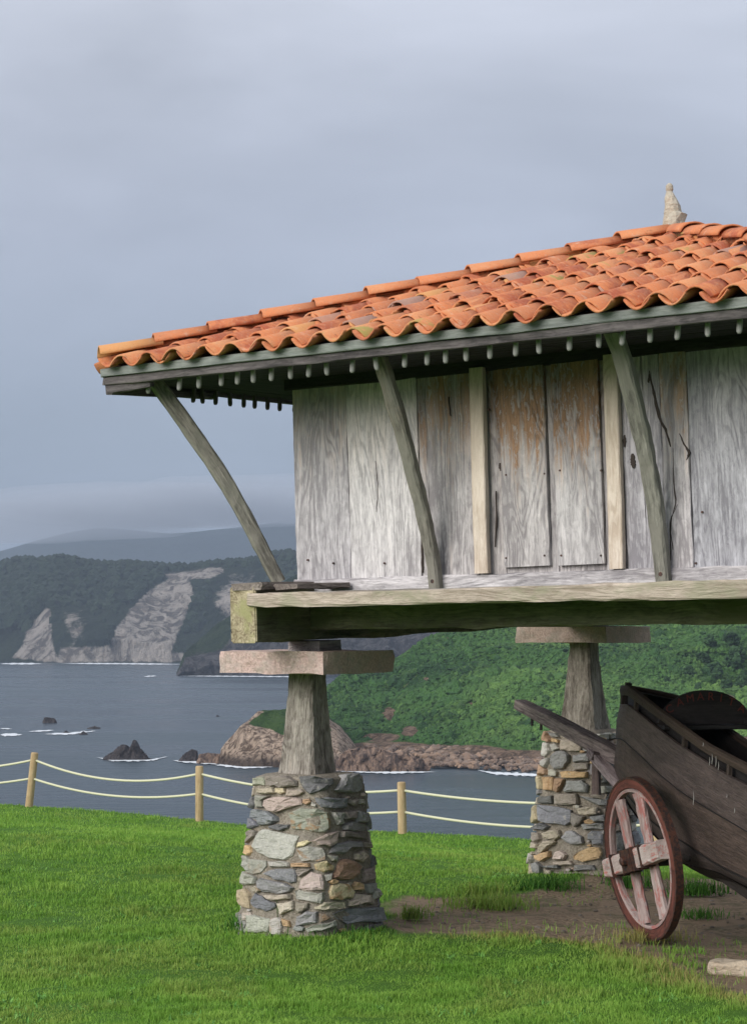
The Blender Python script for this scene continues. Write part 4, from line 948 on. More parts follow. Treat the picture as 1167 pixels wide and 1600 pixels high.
for s_ in (1, 2, 3):
    e = [-.02, .48, .95, 1.4, 1.9, 2.35, 2.8, 3.3, 3.7, 4.16] if s_ != 2 else [.07, .55, 1.0, 1.5, 1.95, 2.45, 2.9, 3.4, 3.75, 4.11]
    for a, b in zip(e[:-1], e[1:]): plank(a, b, s_, WB, WT, (rng.uniform(.85, 1.05),) * 3 + (rng.uniform(.2, 1),), n=8)
# nails and knots on the front
for x, y, v in ((820, 735, 0),):
    pass
# wall plate and eaves
for a, b, sd_ in (((.0, .0), (4.2, .0), V_), ((0.03, .1), (0.03, 4.1), U), ((.0, 4.15), (4.2, 4.15), V_), ((4.16, .1), (4.16, 4.1), U)):
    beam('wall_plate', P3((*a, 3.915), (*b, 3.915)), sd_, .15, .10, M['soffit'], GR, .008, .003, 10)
EU0, EU1, EV0, EV1 = -.89, 5.07, -1.0, 5.18
AP = (2.09, 2.09)
S_ = .31
# eaves boards: pale upper strip, dark lower strip
cn = [(EU0, EV0), (EU1, EV0), (EU1, EV1), (EU0, EV1)]
for i in range(4):
    a, b = cn[i], cn[(i + 1) % 4]; sd_ = V_ if i % 2 == 0 else U
    inw = {0: (0, .02), 1: (-.02, 0), 2: (0, -.02), 3: (.02, 0)}[i]
    beam('fascia', P3((*a, 4.0), (*b, 4.0)), sd_, .05, .06, M['fascia'], GR, .004, .002, 20)
    a2 = (a[0] + inw[0] + (.02 if i in (0,) else 0), a[1] + inw[1]); b2 = (b[0] + inw[0], b[1] + inw[1])
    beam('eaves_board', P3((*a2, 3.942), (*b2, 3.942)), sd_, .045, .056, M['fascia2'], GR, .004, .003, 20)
beam('corner_block', P3((-.87, -.965, 3.885), (-.50, -.94, 3.905)), V_, .05, [.075, .05], M['fascia2'], GR, .005, .002, 4)
beam('corner_block', P3((-.855, -.985, 3.885), (-.84, .2, 3.91)), U, .06, [.075, .04], M['fascia2'], GR, .005, .002, 6)
# soffit boards
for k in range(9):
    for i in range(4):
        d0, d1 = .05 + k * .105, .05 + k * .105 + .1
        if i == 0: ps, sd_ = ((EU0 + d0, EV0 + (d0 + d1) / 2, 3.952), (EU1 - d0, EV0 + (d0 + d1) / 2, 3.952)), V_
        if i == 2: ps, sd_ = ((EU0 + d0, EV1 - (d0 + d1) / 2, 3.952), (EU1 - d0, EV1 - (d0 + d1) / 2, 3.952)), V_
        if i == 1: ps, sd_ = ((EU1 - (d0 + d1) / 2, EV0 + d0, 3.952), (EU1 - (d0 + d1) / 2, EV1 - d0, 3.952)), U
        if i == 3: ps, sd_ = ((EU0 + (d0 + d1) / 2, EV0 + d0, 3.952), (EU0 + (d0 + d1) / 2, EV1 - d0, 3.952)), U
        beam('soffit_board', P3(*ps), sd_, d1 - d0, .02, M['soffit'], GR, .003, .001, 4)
# turned pegs hanging along the eaves
def peg(u, v, w, ln=.115, dark=False):
    b = H(u, v, w); vs, fs, g = [], [], []; n = 8; tl = rng.normal(0, .05, 2)
    prof = ((0, .010), (.012, .0165), (.03, .018), (ln * .7, .0165), (ln, .015))
    for z, r in prof:
        for a in range(n): an = a / n * 6.283; vs.append(b + A(math.cos(an) * r + tl[0] * z, math.sin(an) * r + tl[1] * z, z)); g.append((math.cos(an) * r, math.sin(an) * r, z))
    for j in range(len(prof) - 1):
        for a in range(n): fs.append((j * n + a, j * n + (a + 1) % n, j * n + n + (a + 1) % n, j * n + n + a))
    fs.append(tuple(range(n - 1, -1, -1)))
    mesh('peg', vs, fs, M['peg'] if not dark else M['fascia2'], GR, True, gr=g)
o_ = MI @ (CAM - A0)
def onv(px, py, v): d = MI @ ray(px, py); t = (v - o_[1]) / d[1]; q = o_ + t * d; return q[0], q[2]
def onu(px, py, u): d = MI @ ray(px, py); t = (u - o_[0]) / d[0]; q = o_ + t * d; return q[1], q[2]
for x, y in ((232, 612), (280, 607), (311, 605), (346, 602), (371, 599), (396, 596), (424, 593), (454, 588), (482, 585), (511, 582), (550, 578), (589, 574), (632, 571), (667, 567), (696, 563), (728, 559), (765, 556), (805, 552), (842, 550), (889, 545), (935, 541), (971, 537), (1015, 533), (1057, 528), (1105, 524), (1154, 519)):
    u, w = onv(x, y, -.9); peg(u, -.9, 3.838)
for u in np.arange(4.0, 5.0, .18): peg(u, -.9, 3.838)
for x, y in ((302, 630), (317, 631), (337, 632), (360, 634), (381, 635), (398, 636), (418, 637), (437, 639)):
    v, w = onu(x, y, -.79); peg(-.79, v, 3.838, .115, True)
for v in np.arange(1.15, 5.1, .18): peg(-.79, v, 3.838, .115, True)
# braces
def brace(pts, side, w, t, tint):
    a, b = pts[0], pts[-1]; e = b - a; pts = [p + .3 * (a + e * ((p - a) @ e) / (e @ e) - p) for p in pts]
    return beam('brace', pts, side, w, t, M['brace'], GR, .014, .0022, 22, tint)
brace(P3((-.63, -.78, 3.95), (-.599, -.729, 3.90), (-.441, -.571, 3.594), (-.286, -.416, 3.272), (-.16, -.29, 2.932), (-.029, -.159, 2.496)), nrm(U - V_), .09, [.10, .11, .105, .10, .09], (1.2, 1.2, 1.15, .1))
b_2 = P3((1.25, -.75, 3.97), (1.25, -.682, 3.873), (1.25, -.49, 3.55), (1.25, -.342, 3.205), (1.25, -.2, 2.872), (1.25, -.125, 2.60), (1.25, -.118, 2.418))
brace(b_2, U, [.085, .10, .09, .09, .08], .08, (1.15, 1.15, 1.08, .2))
b_3 = P3((2.92, -.70, 3.97), (2.93, -.615, 3.903), (2.93, -.451, 3.634), (2.93, -.256, 3.261), (2.93, -.15, 2.894), (2.93, -.12, 2.60), (2.93, -.12, 2.413))
brace(b_3, U, [.10, .11, .10, .10, .09], .08, (1.1, 1.14, 1.08, 0))
b_4 = P3((4.83, -.78, 3.97), (4.63, -.57, 3.6), (4.38, -.3, 3.0), (4.24, -.16, 2.5))
brace(b_4, nrm(U + V_), .10, .11, (1, 1, 1, .3))
for (u, v) in ((1.25, -.168), (2.93, -.168)):
    c = H(u, v, 2.47); vs = [c + U * math.cos(a) * .014 + A(0, 0, 1) * math.sin(a) * .014 + V_ * k for k in (0, .03) for a in np.arange(8) * .785]
    mesh('bolt', vs, [(i, (i + 1) % 8, 8 + (i + 1) % 8, 8 + i) for i in range(8)] + [tuple(range(7, -1, -1))], M['iron'], GR)
def crack(pts, w, ox=680, oy=500, sc=2.396, v=-.0765):
    P = [A(*onv(ox + x / sc, oy + y / sc, v)) for x, y in pts]; s = np.linspace(0, 1, 4 * len(P)); q = np.linspace(0, 1, len(P)); C = np.stack([np.interp(s, q, [p[k] for p in P]) for k in (0, 1)], 1)
    C[:, 0] += .0015 * rng.normal(0, 1, len(C)); vs = []
    for i, c in enumerate(C): h = w * (math.sin(math.pi * (i + .3) / len(C)) ** .7 * .5 + .08) * rng.uniform(.7, 1.2); vs += [H(c[0] - h, v, c[1]), H(c[0] + h, v, c[1]), H(c[0] - h, v + .012, c[1]), H(c[0] + h, v + .012, c[1])]
    fs = [(4 * i, 4 * i + 1, 4 * i + 5, 4 * i + 4) for i in range(len(C) - 1)] + [(4 * i, 4 * i + 4, 4 * i + 6, 4 * i + 2) for i in range(len(C) - 1)] + [(4 * i + 1, 4 * i + 3, 4 * i + 7, 4 * i + 5) for i in range(len(C) - 1)]
    mesh('crack', vs, fs, M['underlay'], WALL[0])
crack([(800, 190), (815, 270), (835, 360), (865, 425), (880, 475)], .016); crack([(888, 480), (890, 600), (900, 680), (878, 760), (887, 860)], .007)
crack([(912, 425), (930, 465), (948, 495), (940, 525)], .013); crack([(735, 500), (737, 530), (740, 555)], .028); crack([(706, 430), (706, 475)], .018)
crack([(905, 690), (878, 750), (880, 900)], .006); crack([(240, 535), (245, 565)], .02, v=-.072); crack([(225, 640), (228, 740), (222, 850)], .008, v=-.07)
crack([(800, 200), (796, 235)], .012)
for pp_, w in (([(658, 838), (660, 895)], .012), ([(586, 720), (590, 760), (588, 800)], .003), ([(700, 620), (703, 650)], .004)):
    crack(pp_, w, 0, 0, 1.)
for x, y in ((790, 872), (850, 868), (850, 740), (790, 742), (874, 735), (938, 735), (938, 868), (876, 868), (762, 640), (752, 860), (962, 860), (955, 600), (1085, 880), (1095, 800), (600, 880), (520, 880), (480, 875), (640, 700)):
    u, w = onv(x, y, -.083); c = H(u, -.083 if x < 1000 else -.074, w); X = nrm(U)
    mesh('nail', [c + X * math.cos(a) * .0075 + UP * math.sin(a) * .0075 + V_ * k for k in (0, .02) for a in np.arange(6) * 1.047], [(i, 6 + i, 6 + (i + 1) % 6, (i + 1) % 6) for i in range(6)] + [tuple(range(6))], M['iron'], WALL[0])
# roof: deck, tiles, hip tiles, finial
zr = lambda d: 4.035 + S_ * d            # height of the deck at distance d inside the eave
hw = AP[0] - EU0; ap = H(*AP, zr(hw) - .02)
dv = [H(*c, 4.03) for c in cn] + [ap] + [H(*c, 3.985) for c in cn]
ROOF = mesh('roof', dv, [(0, 1, 4), (1, 2, 4), (2, 3, 4), (3, 0, 4), (8, 7, 6, 5), (0, 5, 6, 1), (1, 6, 7, 2), (2, 7, 8, 3), (3, 8, 5, 0)], M['underlay'], GR)
def rooftile(u, d, kind, ln, rot=0, wid=.098, th=.013, rise=None, lift=0., tilt=.026):
    """one curved clay tile on the slope; u across, d up the slope from the eave; clipped where the hips cut it. returns local (u, d, height)"""
    nx, nl = 8, 2; rows = []
    dx = rng.normal(0, .006); dd = rng.normal(0, .012); rt = rng.normal(0, .02); lf = rng.normal(0, .004)
    for j in range(nl + 1):
        s = j / nl; w = wid * (1 - .16 * s if kind else .86 + .14 * s)
        row = []
        for i in range(nx + 1):
            a = i / nx * 2 - 1
            x = a * w
            sh = math.cos(a * math.pi / 2)
            if kind: z = .012 + .072 * (sh ** .8 if sh > 0 else 0) * (1 - .1 * s) - .012
            else: z = .055 - .062 * sh ** .9
            z += lift + lf + tilt * (1 - s)
            row.append((u + dx + x + rt * (s - .5) * ln * 1., d + dd + s * ln, z))
        rows.append(row)
    return rows, th
def face_pt(face, u, d, h):
    # face 0 front(-v) 1 right(+u) 2 back 3 left; d measured horizontally from the eave
    z = zr(d) + h
    if face == 0: return H(u, EV0 + d, z)
    if face == 1: return H(EU1 - d, u, z)
    if face == 2: return H(u, EV1 - d, z)
    return H(EU0 + d, u, z)
def tile_geo(face, rows, th, lo, hi, full):
    """solid tile; vertices beyond the hips are pulled back to the hip line"""
    vs, fs = [], []; nr = len(rows); nc = len(rows[0])
    for layer in (0, 1):
        for r in rows:
            for (u, d, z) in r:
                m = .05
                if d > -.2:
                    u = max(lo + max(d, 0) - m, min(hi - max(d, 0) + m, u)) if d <= full else (lo + hi) / 2
                vs.append(face_pt(face, u, min(d, full), z - layer * th))
    o2_ = nr * nc
    for j in range(nr - 1):
        for i in range(nc - 1):
            a = j * nc + i; fs.append((a, a + 1, a + nc + 1, a + nc)); fs.append((o2_ + a, o2_ + a + nc, o2_ + a + nc + 1, o2_ + a + 1))
    for i in range(nc - 1): fs.append((i, o2_ + i, o2_ + i + 1, i + 1)); a = (nr - 1) * nc + i; fs.append((a, a + 1, o2_ + a + 1, o2_ + a))
    for j in range(nr - 1): a = j * nc; fs.append((a, a + nc, o2_ + a + nc, o2_ + a)); a = j * nc + nc - 1; fs.append((a, o2_ + a, o2_ + a + nc, a + nc))
    return vs, fs
PITCH = .2385; EXP = .315; LEN = .40
stuffV, stuffF, stuffR = [], [], []
for face in range(4):
    lo, hi = (EU0, EU1) if face % 2 == 0 else (EV0, EV1); full = (hi - lo) / 2; fullc = hw
    ncol = int(round((hi - lo) / PITCH)); 
    for kind in (0, 1):
        for c in range(ncol + (1 if kind else 0)):
            u = lo + (c + (.5 if not kind else 0)) * (hi - lo) / ncol
            for j in range(11):
                d = -.085 + j * EXP - (.0 if kind else .015)
                if min(u - lo, hi - u) < d - .02 or d > fullc - .1: continue
                if kind and (u - lo < .05 or hi - u < .05) : continue
                if not kind and j not in (0,) and face != 0 and False: continue
                rows, th = rooftile(u, d, kind, LEN, lift=.0)
                vs, fs = tile_geo(face, rows, th, lo, hi, fullc)
                if face == 0:
                    o = mesh('roof_tile', vs, fs, M['tile'], ROOF, True, attrs={'rnd': np.full(len(vs), rng.random())})
                else:
                    b0 = len(stuffV); stuffV += vs; stuffF += [tuple(b0 + q for q in f) for f in fs]; stuffR += [rng.random()] * len(vs)
o = mesh('roof_tile', stuffV, stuffF, M['tile'], ROOF, True, attrs={'rnd': stuffR}); o['kind'] = 'stuff'; o['label'] = 'tiles of the three far roof slopes'
def hiptiles(c0, n):
    a = A(c0[0], c0[1]); b = A(*AP); dr = b - a; Lh = np.linalg.norm(dr); e = dr / Lh; sdv = A(-e[1], e[0])
    for k in range(n):
        s0 = -.03 + k * (Lh - .05) / n; s1 = s0 + (Lh - .05) / n + .06
        rows = []; nx = 10; lf = rng.normal(0, .004); jx = rng.normal(0, .008)
        vs, fs = [], []
        for layer in (0, 1):
            for j, s in enumerate((s0, (s0 + s1) / 2, s1)):
                t = j / 2; r = .122 - .018 * t - layer * .014
                for i in range(nx + 1):
                    an = -1.45 + 2.9 * i / nx; q = a + e * s + sdv * (math.sin(an) * r + jx)
                    dd = s / math.sqrt(2)
                    vs.append(H(q[0], q[1], zr(dd) + .058 + math.cos(an) * (.088 - layer * .014 - .01 * t) + .022 * (1 - t) + lf))
        nc = nx + 1; o2_ = 3 * nc
        for j in range(2):
            for i in range(nx): q = j * nc + i; fs.append((q, q + 1, q + nc + 1, q + nc)); fs.append((o2_ + q, o2_ + q + nc, o2_ + q + nc + 1, o2_ + q + 1))
        for i in range(nx): fs.append((i, o2_ + i, o2_ + i + 1, i + 1)); q = 2 * nc + i; fs.append((q, q + 1, o2_ + q + 1, o2_ + q))
        for j in range(2): q = j * nc; fs.append((q, q + nc, o2_ + q + nc, o2_ + q)); q = j * nc + nx; fs.append((q, o2_ + q, o2_ + q + nc, q + nc))
        mesh('hip_tile', vs, fs, M['tile'], ROOF, True, attrs={'rnd': np.full(len(vs), rng.uniform(.0, .78))})
for c in cn: hiptiles(c, 11)
# finial: a rough pale stone with a knob
def finial():
    b = H(*AP, zr(hw) + .02); vs, fs = [], []; n = 12
    prof = ((-.05, .12, 0), (.06, .10, .005), (.14, .098, .0), (.20, .095, .002), (.215, .078, -.012), (.27, .070, -.016), (.32, .052, -.024), (.36, .034, -.03), (.375, .026, -.032), (.39, .032, -.032), (.42, .03, -.032), (.437, .014, -.032), (.44, .002, -.032))
    for z, r, ox in prof:
        for a in range(n):
            an = a / n * 6.283; p = b + A(math.cos(an) * r * .9 + ox, math.sin(an) * r * .9, z); rr = 1 + .25 * fbm((p * 22)[None], 3, 5)[0] * (z < .3); q = p - b - A(ox, 0, z); vs.append(b + A(ox, 0, z) + q * rr)
    for j in range(len(prof) - 1):
        for a in range(n): fs.append((j * n + a, j * n + (a + 1) % n, j * n + n + (a + 1) % n, j * n + n + a))
    mesh('finial', vs, fs, M['stone'], ROOF, False, color=(.50, .46, .38, .7))
finial()

# ------------------------------------------------------------------ cart with its tall wheel and shaft
aD, nI = nrm(A(.305, -.952, 0)), nrm(A(.952, .305, 0))          # along the boat towards its stern; inward from the seen wheel
HC = aty(1003, 1341, 13.8)
CT = empty('cart', (HC[0] + .7 * nI[0], HC[1] + .7 * nI[1], 0), 'old two-wheeled cart with faded red and white spoked wheel under the boat', 'cart')
def wheel(hc, sgn):
    upw = nrm(A(0, 0, 1) - nI * .11 * sgn); out = -nI * sgn; out = nrm(out - upw * (out @ upw)); aw = np.cross(upw, out) * 1.
    if aw @ aD < 0: aw = -aw
    R = .562
    def wp(x, y, o): return hc + aw * x + upw * y + out * o
    n = 56; vs, fs, g = [], [], []
    sec = ((R - .014, .025), (R - .014, -.025), (R - .072, -.024), (R - .078, -.016), (R - .078, .016), (R - .072, .024))
    for i in range(n):
        an = i / n * 6.2832
        for r, o in sec: vs.append(wp(math.cos(an) * r, math.sin(an) * r, o)); g.append((r, o, an * R))
    m = len(sec)
    for i in range(n):
        for k in range(m): fs.append((i * m + k, i * m + (k + 1) % m, ((i + 1) % n) * m + (k + 1) % m, ((i + 1) % n) * m + k))
    rim = mesh('wheel', vs, fs, M['rim'], CT, True, gr=g); rim.data.polygons.foreach_set('use_smooth', [False] * len(rim.data.polygons))
    # iron tyre
    vs, fs = [], []; sec = ((R, .028), (R, -.028), (R - .0135, -.028), (R - .0135, .028)); m = 4
    for i in range(n):
        an = i / n * 6.2832
        for r, o in sec: vs.append(wp(math.cos(an) * r, math.sin(an) * r, o))
    for i in range(n):
        for k in range(m): fs.append((i * m + k, i * m + (k + 1) % m, ((i + 1) % n) * m + (k + 1) % m, ((i + 1) % n) * m + k))
    mesh('tyre', vs, fs, M['iron'], rim)
    # inner felloe painted pale red
    vs, fs, g = [], [], []; sec = ((R - .080, .024), (R - .080, -.02), (R - .102, -.02), (R - .102, .022)); m = 4
    for i in range(n):
        an = i / n * 6.2832
        for r, o in sec: vs.append(wp(math.cos(an) * r, math.sin(an) * r, o)); g.append((r, o, an * R))
    for i in range(n):
        for k in range(m): fs.append((i * m + k, i * m + (k + 1) % m, ((i + 1) % n) * m + (k + 1) % m, ((i + 1) % n) * m + k))
    mesh('felloe', vs, fs, M['spoke'], rim, gr=g)
    th = math.radians(14.); bx, by = A(math.cos(th), math.sin(th)), A(-math.sin(th), math.cos(th))
    P = lambda x, y, o: wp(bx[0] * x + by[0] * y, bx[1] * x + by[1] * y, o)
    ub = aw * by[0] + upw * by[1]; ab = aw * bx[0] + upw * bx[1]
    for sx_ in (-.165, .165):
        hgt = math.sqrt((R - .1) ** 2 - sx_ ** 2)
        beam('spoke', [P(sx_, -hgt, 0), P(sx_, 0, .0), P(sx_, hgt, 0)], ab, [.125, .105, .095, .105, .125], .045, M['spoke'], rim, .012, .002, 14)
    beam('crossbar', [P(-.475, 0, .045), P(0, 0, .05), P(.475, 0, .045)], ub, [.125, .14, .145, .14, .125], .11, M['barw'], rim, .014, .003, 16)
    def band(x, w, pr=.006):
        hy, d0, d1 = .074 + pr, -.012 - pr, .106 + pr; vs, fs = [], []
        for k in (-1, 1):
            for (y, o) in ((-hy, d0), (-hy, d1), (hy, d1), (hy, d0)): vs.append(P(x + k * w / 2, y, o))
        fs = [(0, 1, 5, 4), (1, 2, 6, 5), (2, 3, 7, 6), (3, 0, 4, 7), (0, 3, 2, 1), (4, 5, 6, 7)]; mesh('iron_band', vs, fs, M['iron'], rim)
    band(-.30, .022); band(.20, .022); band(-.10, .03, .008); band(.075, .03, .008)
    # iron box round the axle end
    vs = [P(x, y, o) for o in (.09, .122) for x, y in ((-.085, -.078), (.06, -.078), (.06, .078), (-.085, .078))]
    mesh('hub_plate', vs, [(4, 5, 6, 7), (0, 4, 7, 3), (1, 2, 6, 5), (3, 7, 6, 2), (0, 1, 5, 4)], M['iron'], rim)
    vs = [P(-.012 + math.cos(a) * r, math.sin(a) * r, o) for o, r in ((.12, .036), (.155, .032), (.165, .016)) for a in np.arange(8) * .785]
    mesh('axle_nut', vs, [(j * 8 + i, j * 8 + (i + 1) % 8, j * 8 + 8 + (i + 1) % 8, j * 8 + 8 + i) for j in (0, 1) for i in range(8)] + [tuple(16 + i for i in range(8))], M['iron'], rim)
    return rim
w1 = wheel(HC, 1); w1['label'] = 'faded red and white wheel on the seen side'
HC2 = HC + nI * 1.45; w2 = wheel(HC2, -1); w2['label'] = 'far wheel hidden behind the boat'
beam('axle', [HC + nI * .02, HC2 - nI * .02], UP, .10, .10, M['boatdark'], CT, .015, .003, 8, (1.5, 1.4, 1.3, 0))
# ------------------------------------------------------------------ boat on the cart
def ctr(s): return HC + nI * .41 - aD * s           # centre line of the boat; s grows towards the bow
LV = {  # levels traced down the near side
 'rail_top': [(980, 1070), (1032, 1111), (1098, 1159), (1167, 1195), (1300, 1252)],
 'rail_bot': [(979, 1086), (1015, 1112), (1049, 1138), (1098, 1174), (1167, 1210), (1300, 1271)],
 'gap_bot': [(978, 1099), (1015, 1129), (1052, 1158), (1131, 1208), (1167, 1226), (1300, 1288)],
 'seam': [(969, 1152), (1000, 1180), (1025, 1205), (1060, 1234), (1098, 1258), (1167, 1298), (1300, 1365)],
 'seam_low': [(959, 1215), (985, 1250), (1020, 1285), (1059, 1309), (1112, 1345), (1167, 1372), (1300, 1432)],
 'keel': [(960, 1225), (985, 1268), (1020, 1306), (1062, 1346), (1112, 1358), (1167, 1386), (1300, 1445)]}
LN = list(LV); BM = dict(zip(LN, (.28, .28, .28, .265, .22, .18)))
def s_for_bow(px):       # where the centre line crosses this column
    lo, hi = -1., 2.5
    for _ in range(40):
        m_ = (lo + hi) / 2; c = ctr(m_); x = CX + F * c[0] / c[1]
        if x > px: lo = m_
        else: hi = m_
    return m_
STA = np.concatenate([[0], np.linspace(.04, .5, 8), np.linspace(.6, 2.5, 16)])
HUL = {}
for nme in LN:
    sb = s_for_bow(LV[nme][0][0]); near, far = [], []
    for q in STA:
        b = BM[nme] * (1 - (1 - min(q, .9) / .9) ** 2.6) if q > 0 else .0
        b += .012
        c = ctr(sb - q); p = c - nI * b; px = CX + F * p[0] / p[1]; py = interp(np.array([px]), LV[nme])[0]
        if px > 1300: py = LV[nme][-1][1] + (px - 1300) * .42
        z = CAM[2] + (HY - py) / F * p[1]
        near.append(A(p[0], p[1], z)); p2 = c + nI * b; far.append(A(p2[0], p2[1], z - .16 * min(1, q / .8)))
    HUL[nme] = (np.array(near), np.array(far))
BT = empty('boat', (ctr(0)[0], ctr(0)[1], HUL['keel'][0][12, 2]), 'dark brown wooden rowing boat resting on the old cart, bow up', 'boat')
def strake(name, top, bot, k, mat, th=.022, extra=0., col=(1, 1, 1, 0), seg=None):
    a, b = HUL[top][k], HUL[bot][k]; n = len(a); inw = nI * (1 if k == 0 else -1); vs, fs, g = [], [], []; s = 0; off = rng.random() * 20
    m = 3
    for i in range(n):
        if i: s += np.linalg.norm(a[i] - a[i - 1])
        for l in (0, 1):
            for j in range(m):
                f = j / (m - 1); p = a[i] * (1 - f) + b[i] * f - inw * (.010 * math.sin(f * 3.14) + extra - l * th); p[2] -= (.003 if j == 0 else 0)
                vs.append(p); g.append((f * .3 + off, l * .02, s + off))
    w = 2 * m
    for i in range(n - 1):
        for j in range(m - 1):
            q = i * w + j; fs.append((q, q + 1, q + w + 1, q + w)); q2 = q + m; fs.append((q2, q2 + w, q2 + w + 1, q2 + 1))
        q = i * w; fs.append((q, q + w, q + w + m, q + m)); q = i * w + m - 1; fs.append((q, q + m, q + w + m, q + w))
    for i in (0, n - 1): q = i * w; fs.append((q, q + 1, q + 1 + m, q + m)); fs.append((q + 1, q + 2, q + 2 + m, q + 1 + m))
    if k == 1: fs = [tuple(reversed(f)) for f in fs]
    return mesh(name, vs, fs, mat, BT, False, gr=g, color=col)
for k in (0, 1):
    t1 = (1, .98, .96, 0) if k == 0 else (.8, .8, .8, 0)
    strake('gunwale', 'rail_top', 'rail_bot', k, M['boat'], .035, .006, (.9, .82, .72, 0))
    strake('strake', 'gap_bot', 'seam', k, M['boat'], .022, .004, (1.15, 1.12, 1.16, 0))
    strake('strake', 'seam', 'seam_low', k, M['boat'], .022, -.010, (1.1, 1.0, .95, 0))
    strake('strake', 'seam_low', 'keel', k, M['boat'], .03, -.016, (.8, .78, .78, 0))
    inw = nI * (1 if k == 0 else -1)
    for sm in ('seam', 'seam_low'): tube('seam', HUL[sm][k] - inw * .0045 - A(0, 0, .003), .0045, M['boatdark'], BT, 5)
    # blocks in the slot between gunwale and top strake
    for i in (4, 10, 16, 21):
        p0, p1 = HUL['rail_bot'][k][i], HUL['gap_bot'][k][i]; inw = nI * (1 if k == 0 else -1)
        beam('spacer', [p0 + inw * .016 + A(0, 0, .01), p1 + inw * .016 - A(0, 0, .012)], aD, .03, .03, M['boat'], BT, .003, .001, 2, (.8, .75, .7, 0))
for (x_, ya, yb) in ((1108, 1183, 1196), (1112, 1178, 1194), (1118, 1181, 1198), (1122, 1190, 1203), (1083, 1236, 1258), (1098, 1160, 1166), (1135, 1241, 1246), (1147, 1262, 1270)):
    q = HUL['seam'][0]; pxs = CX + F * q[:, 0] / q[:, 1]; i = int(np.clip(np.searchsorted(pxs, x_), 1, len(q) - 1)); D_ = q[i][1] - .03
    tube('paint_drip', [aty(x_, ya, D_), aty(x_ + .3, (ya + yb) / 2, D_), aty(x_ - .6, yb, D_)], .0028, M['drip'], BT, 5)
# inner lining, floor and stern board
def sheet(name, rows, mat, col, th=0):
    vs = [p for r in rows for p in r]; m = len(rows[0]); g = [(j * .1, 0, i * .15) for i in range(len(rows)) for j in range(m)]
    fs = [(i * m + j, i * m + j + 1, (i + 1) * m + j + 1, (i + 1) * m + j) for i in range(len(rows) - 1) for j in range(m - 1)]
    return mesh(name, vs, fs, mat, BT, False, gr=g, color=col)
for k in (0, 1):
    inw = nI * (1 if k == 0 else -1)
    sheet('lining', [[HUL['rail_top'][k][i] + inw * .05 - A(0, 0, .03), HUL['gap_bot'][k][i] + inw * .06, HUL['seam'][k][i] + inw * .04] for i in range(3, len(STA))], M['boatdark'], (1, 1, 1, 0))
fl = [[HUL['keel'][0][i] * (1 - t) + HUL['keel'][1][i] * t - A(0, 0, .02 * math.sin(t * 3.14)) for t in np.linspace(0, 1, 7)] for i in range(len(STA))]
sheet('floor', fl, M['boatdark'], (1, 1, 1, 0))
e = len(STA) - 1
sheet('transom', [[HUL[n_][0][e] * (1 - t) + HUL[n_][1][e] * t for t in np.linspace(0, 1, 5)] for n_ in ('rail_top', 'seam', 'keel')], M['boat'], (.9, .9, .9, 0))
beam('stem', [HUL['rail_top'][0][0] + nI * .012 + A(0, 0, .012), HUL['seam'][0][0] + nI * .012, HUL['keel'][0][0] + nI * .012], nI, .045, .05, M['boat'], BT, .006, .002, 6, (.7, .65, .62, 0))
# fore deck planks inside the bow
for k in range(4):
    i0 = 2 + k; 
for t0, t1 in ((.04, .34), (.36, .66), (.68, .96)):
    rows = [[HUL['rail_top'][0][i] * (1 - t) + HUL['rail_top'][1][i] * t - A(0, 0, .035) for t in (t0, t1)] for i in range(1, 9)]
    sheet('deck_plank', rows, M['boat'], (.75, .7, .68, 0))
# arched name board standing across the boat
nbm = []
c0 = aty(1102, 1129, 13.9); wv = nrm(nI + aD * .12); R1 = .335; 
hwid = .345; arch = .225; th = .035; vs, fs, g = [], [], []; n = 24
top_ = []
for i in range(n + 1):
    x = -1 + 2 * i / n; top_.append((x * hwid, arch * (1 - abs(x) ** 2.1) ** .62 if abs(x) < 1 else 0))
for l in (0, 1):
    for x, z in top_: vs.append(c0 + wv * x + A(0, 0, z - .0) + np.cross(wv, UP) * (-l * th)); g.append((z, l * th, x))
    for x, z in top_: vs.append(c0 + wv * x + A(0, 0, -.012) + np.cross(wv, UP) * (-l * th)); g.append((-.03, l * th, x))
m = n + 1
for i in range(n):
    fs.append((i, m + i, m + i + 1, i + 1)); fs.append((2 * m + i, 2 * m + i + 1, 3 * m + i + 1, 3 * m + i)); fs.append((i, i + 1, 2 * m + i + 1, 2 * m + i)); fs.append((m + i, 3 * m + i, 3 * m + i + 1, m + i + 1))
nbo = mesh('name_board', vs, fs, M['boatdark'], BT, False, gr=g, color=(1.1, 1, 1, 0)); nbo['label'] = 'black arched board with faint red letters'
beam('tiller', [c0 + wv * (hwid - .07) + A(0, 0, .005), c0 + wv * (hwid + .45) + A(0, 0, -.03)], UP, .05, .05, M['boatdark'], BT, .006, .002, 6, (1, 1, 1, 0))
beam('thwart', [c0 - wv * .33 - A(0, 0, .03), c0 + wv * .33 - A(0, 0, .03)], aD, .16, .03, M['boatdark'], BT, .004, .002, 6, (1, 1, 1, 0))
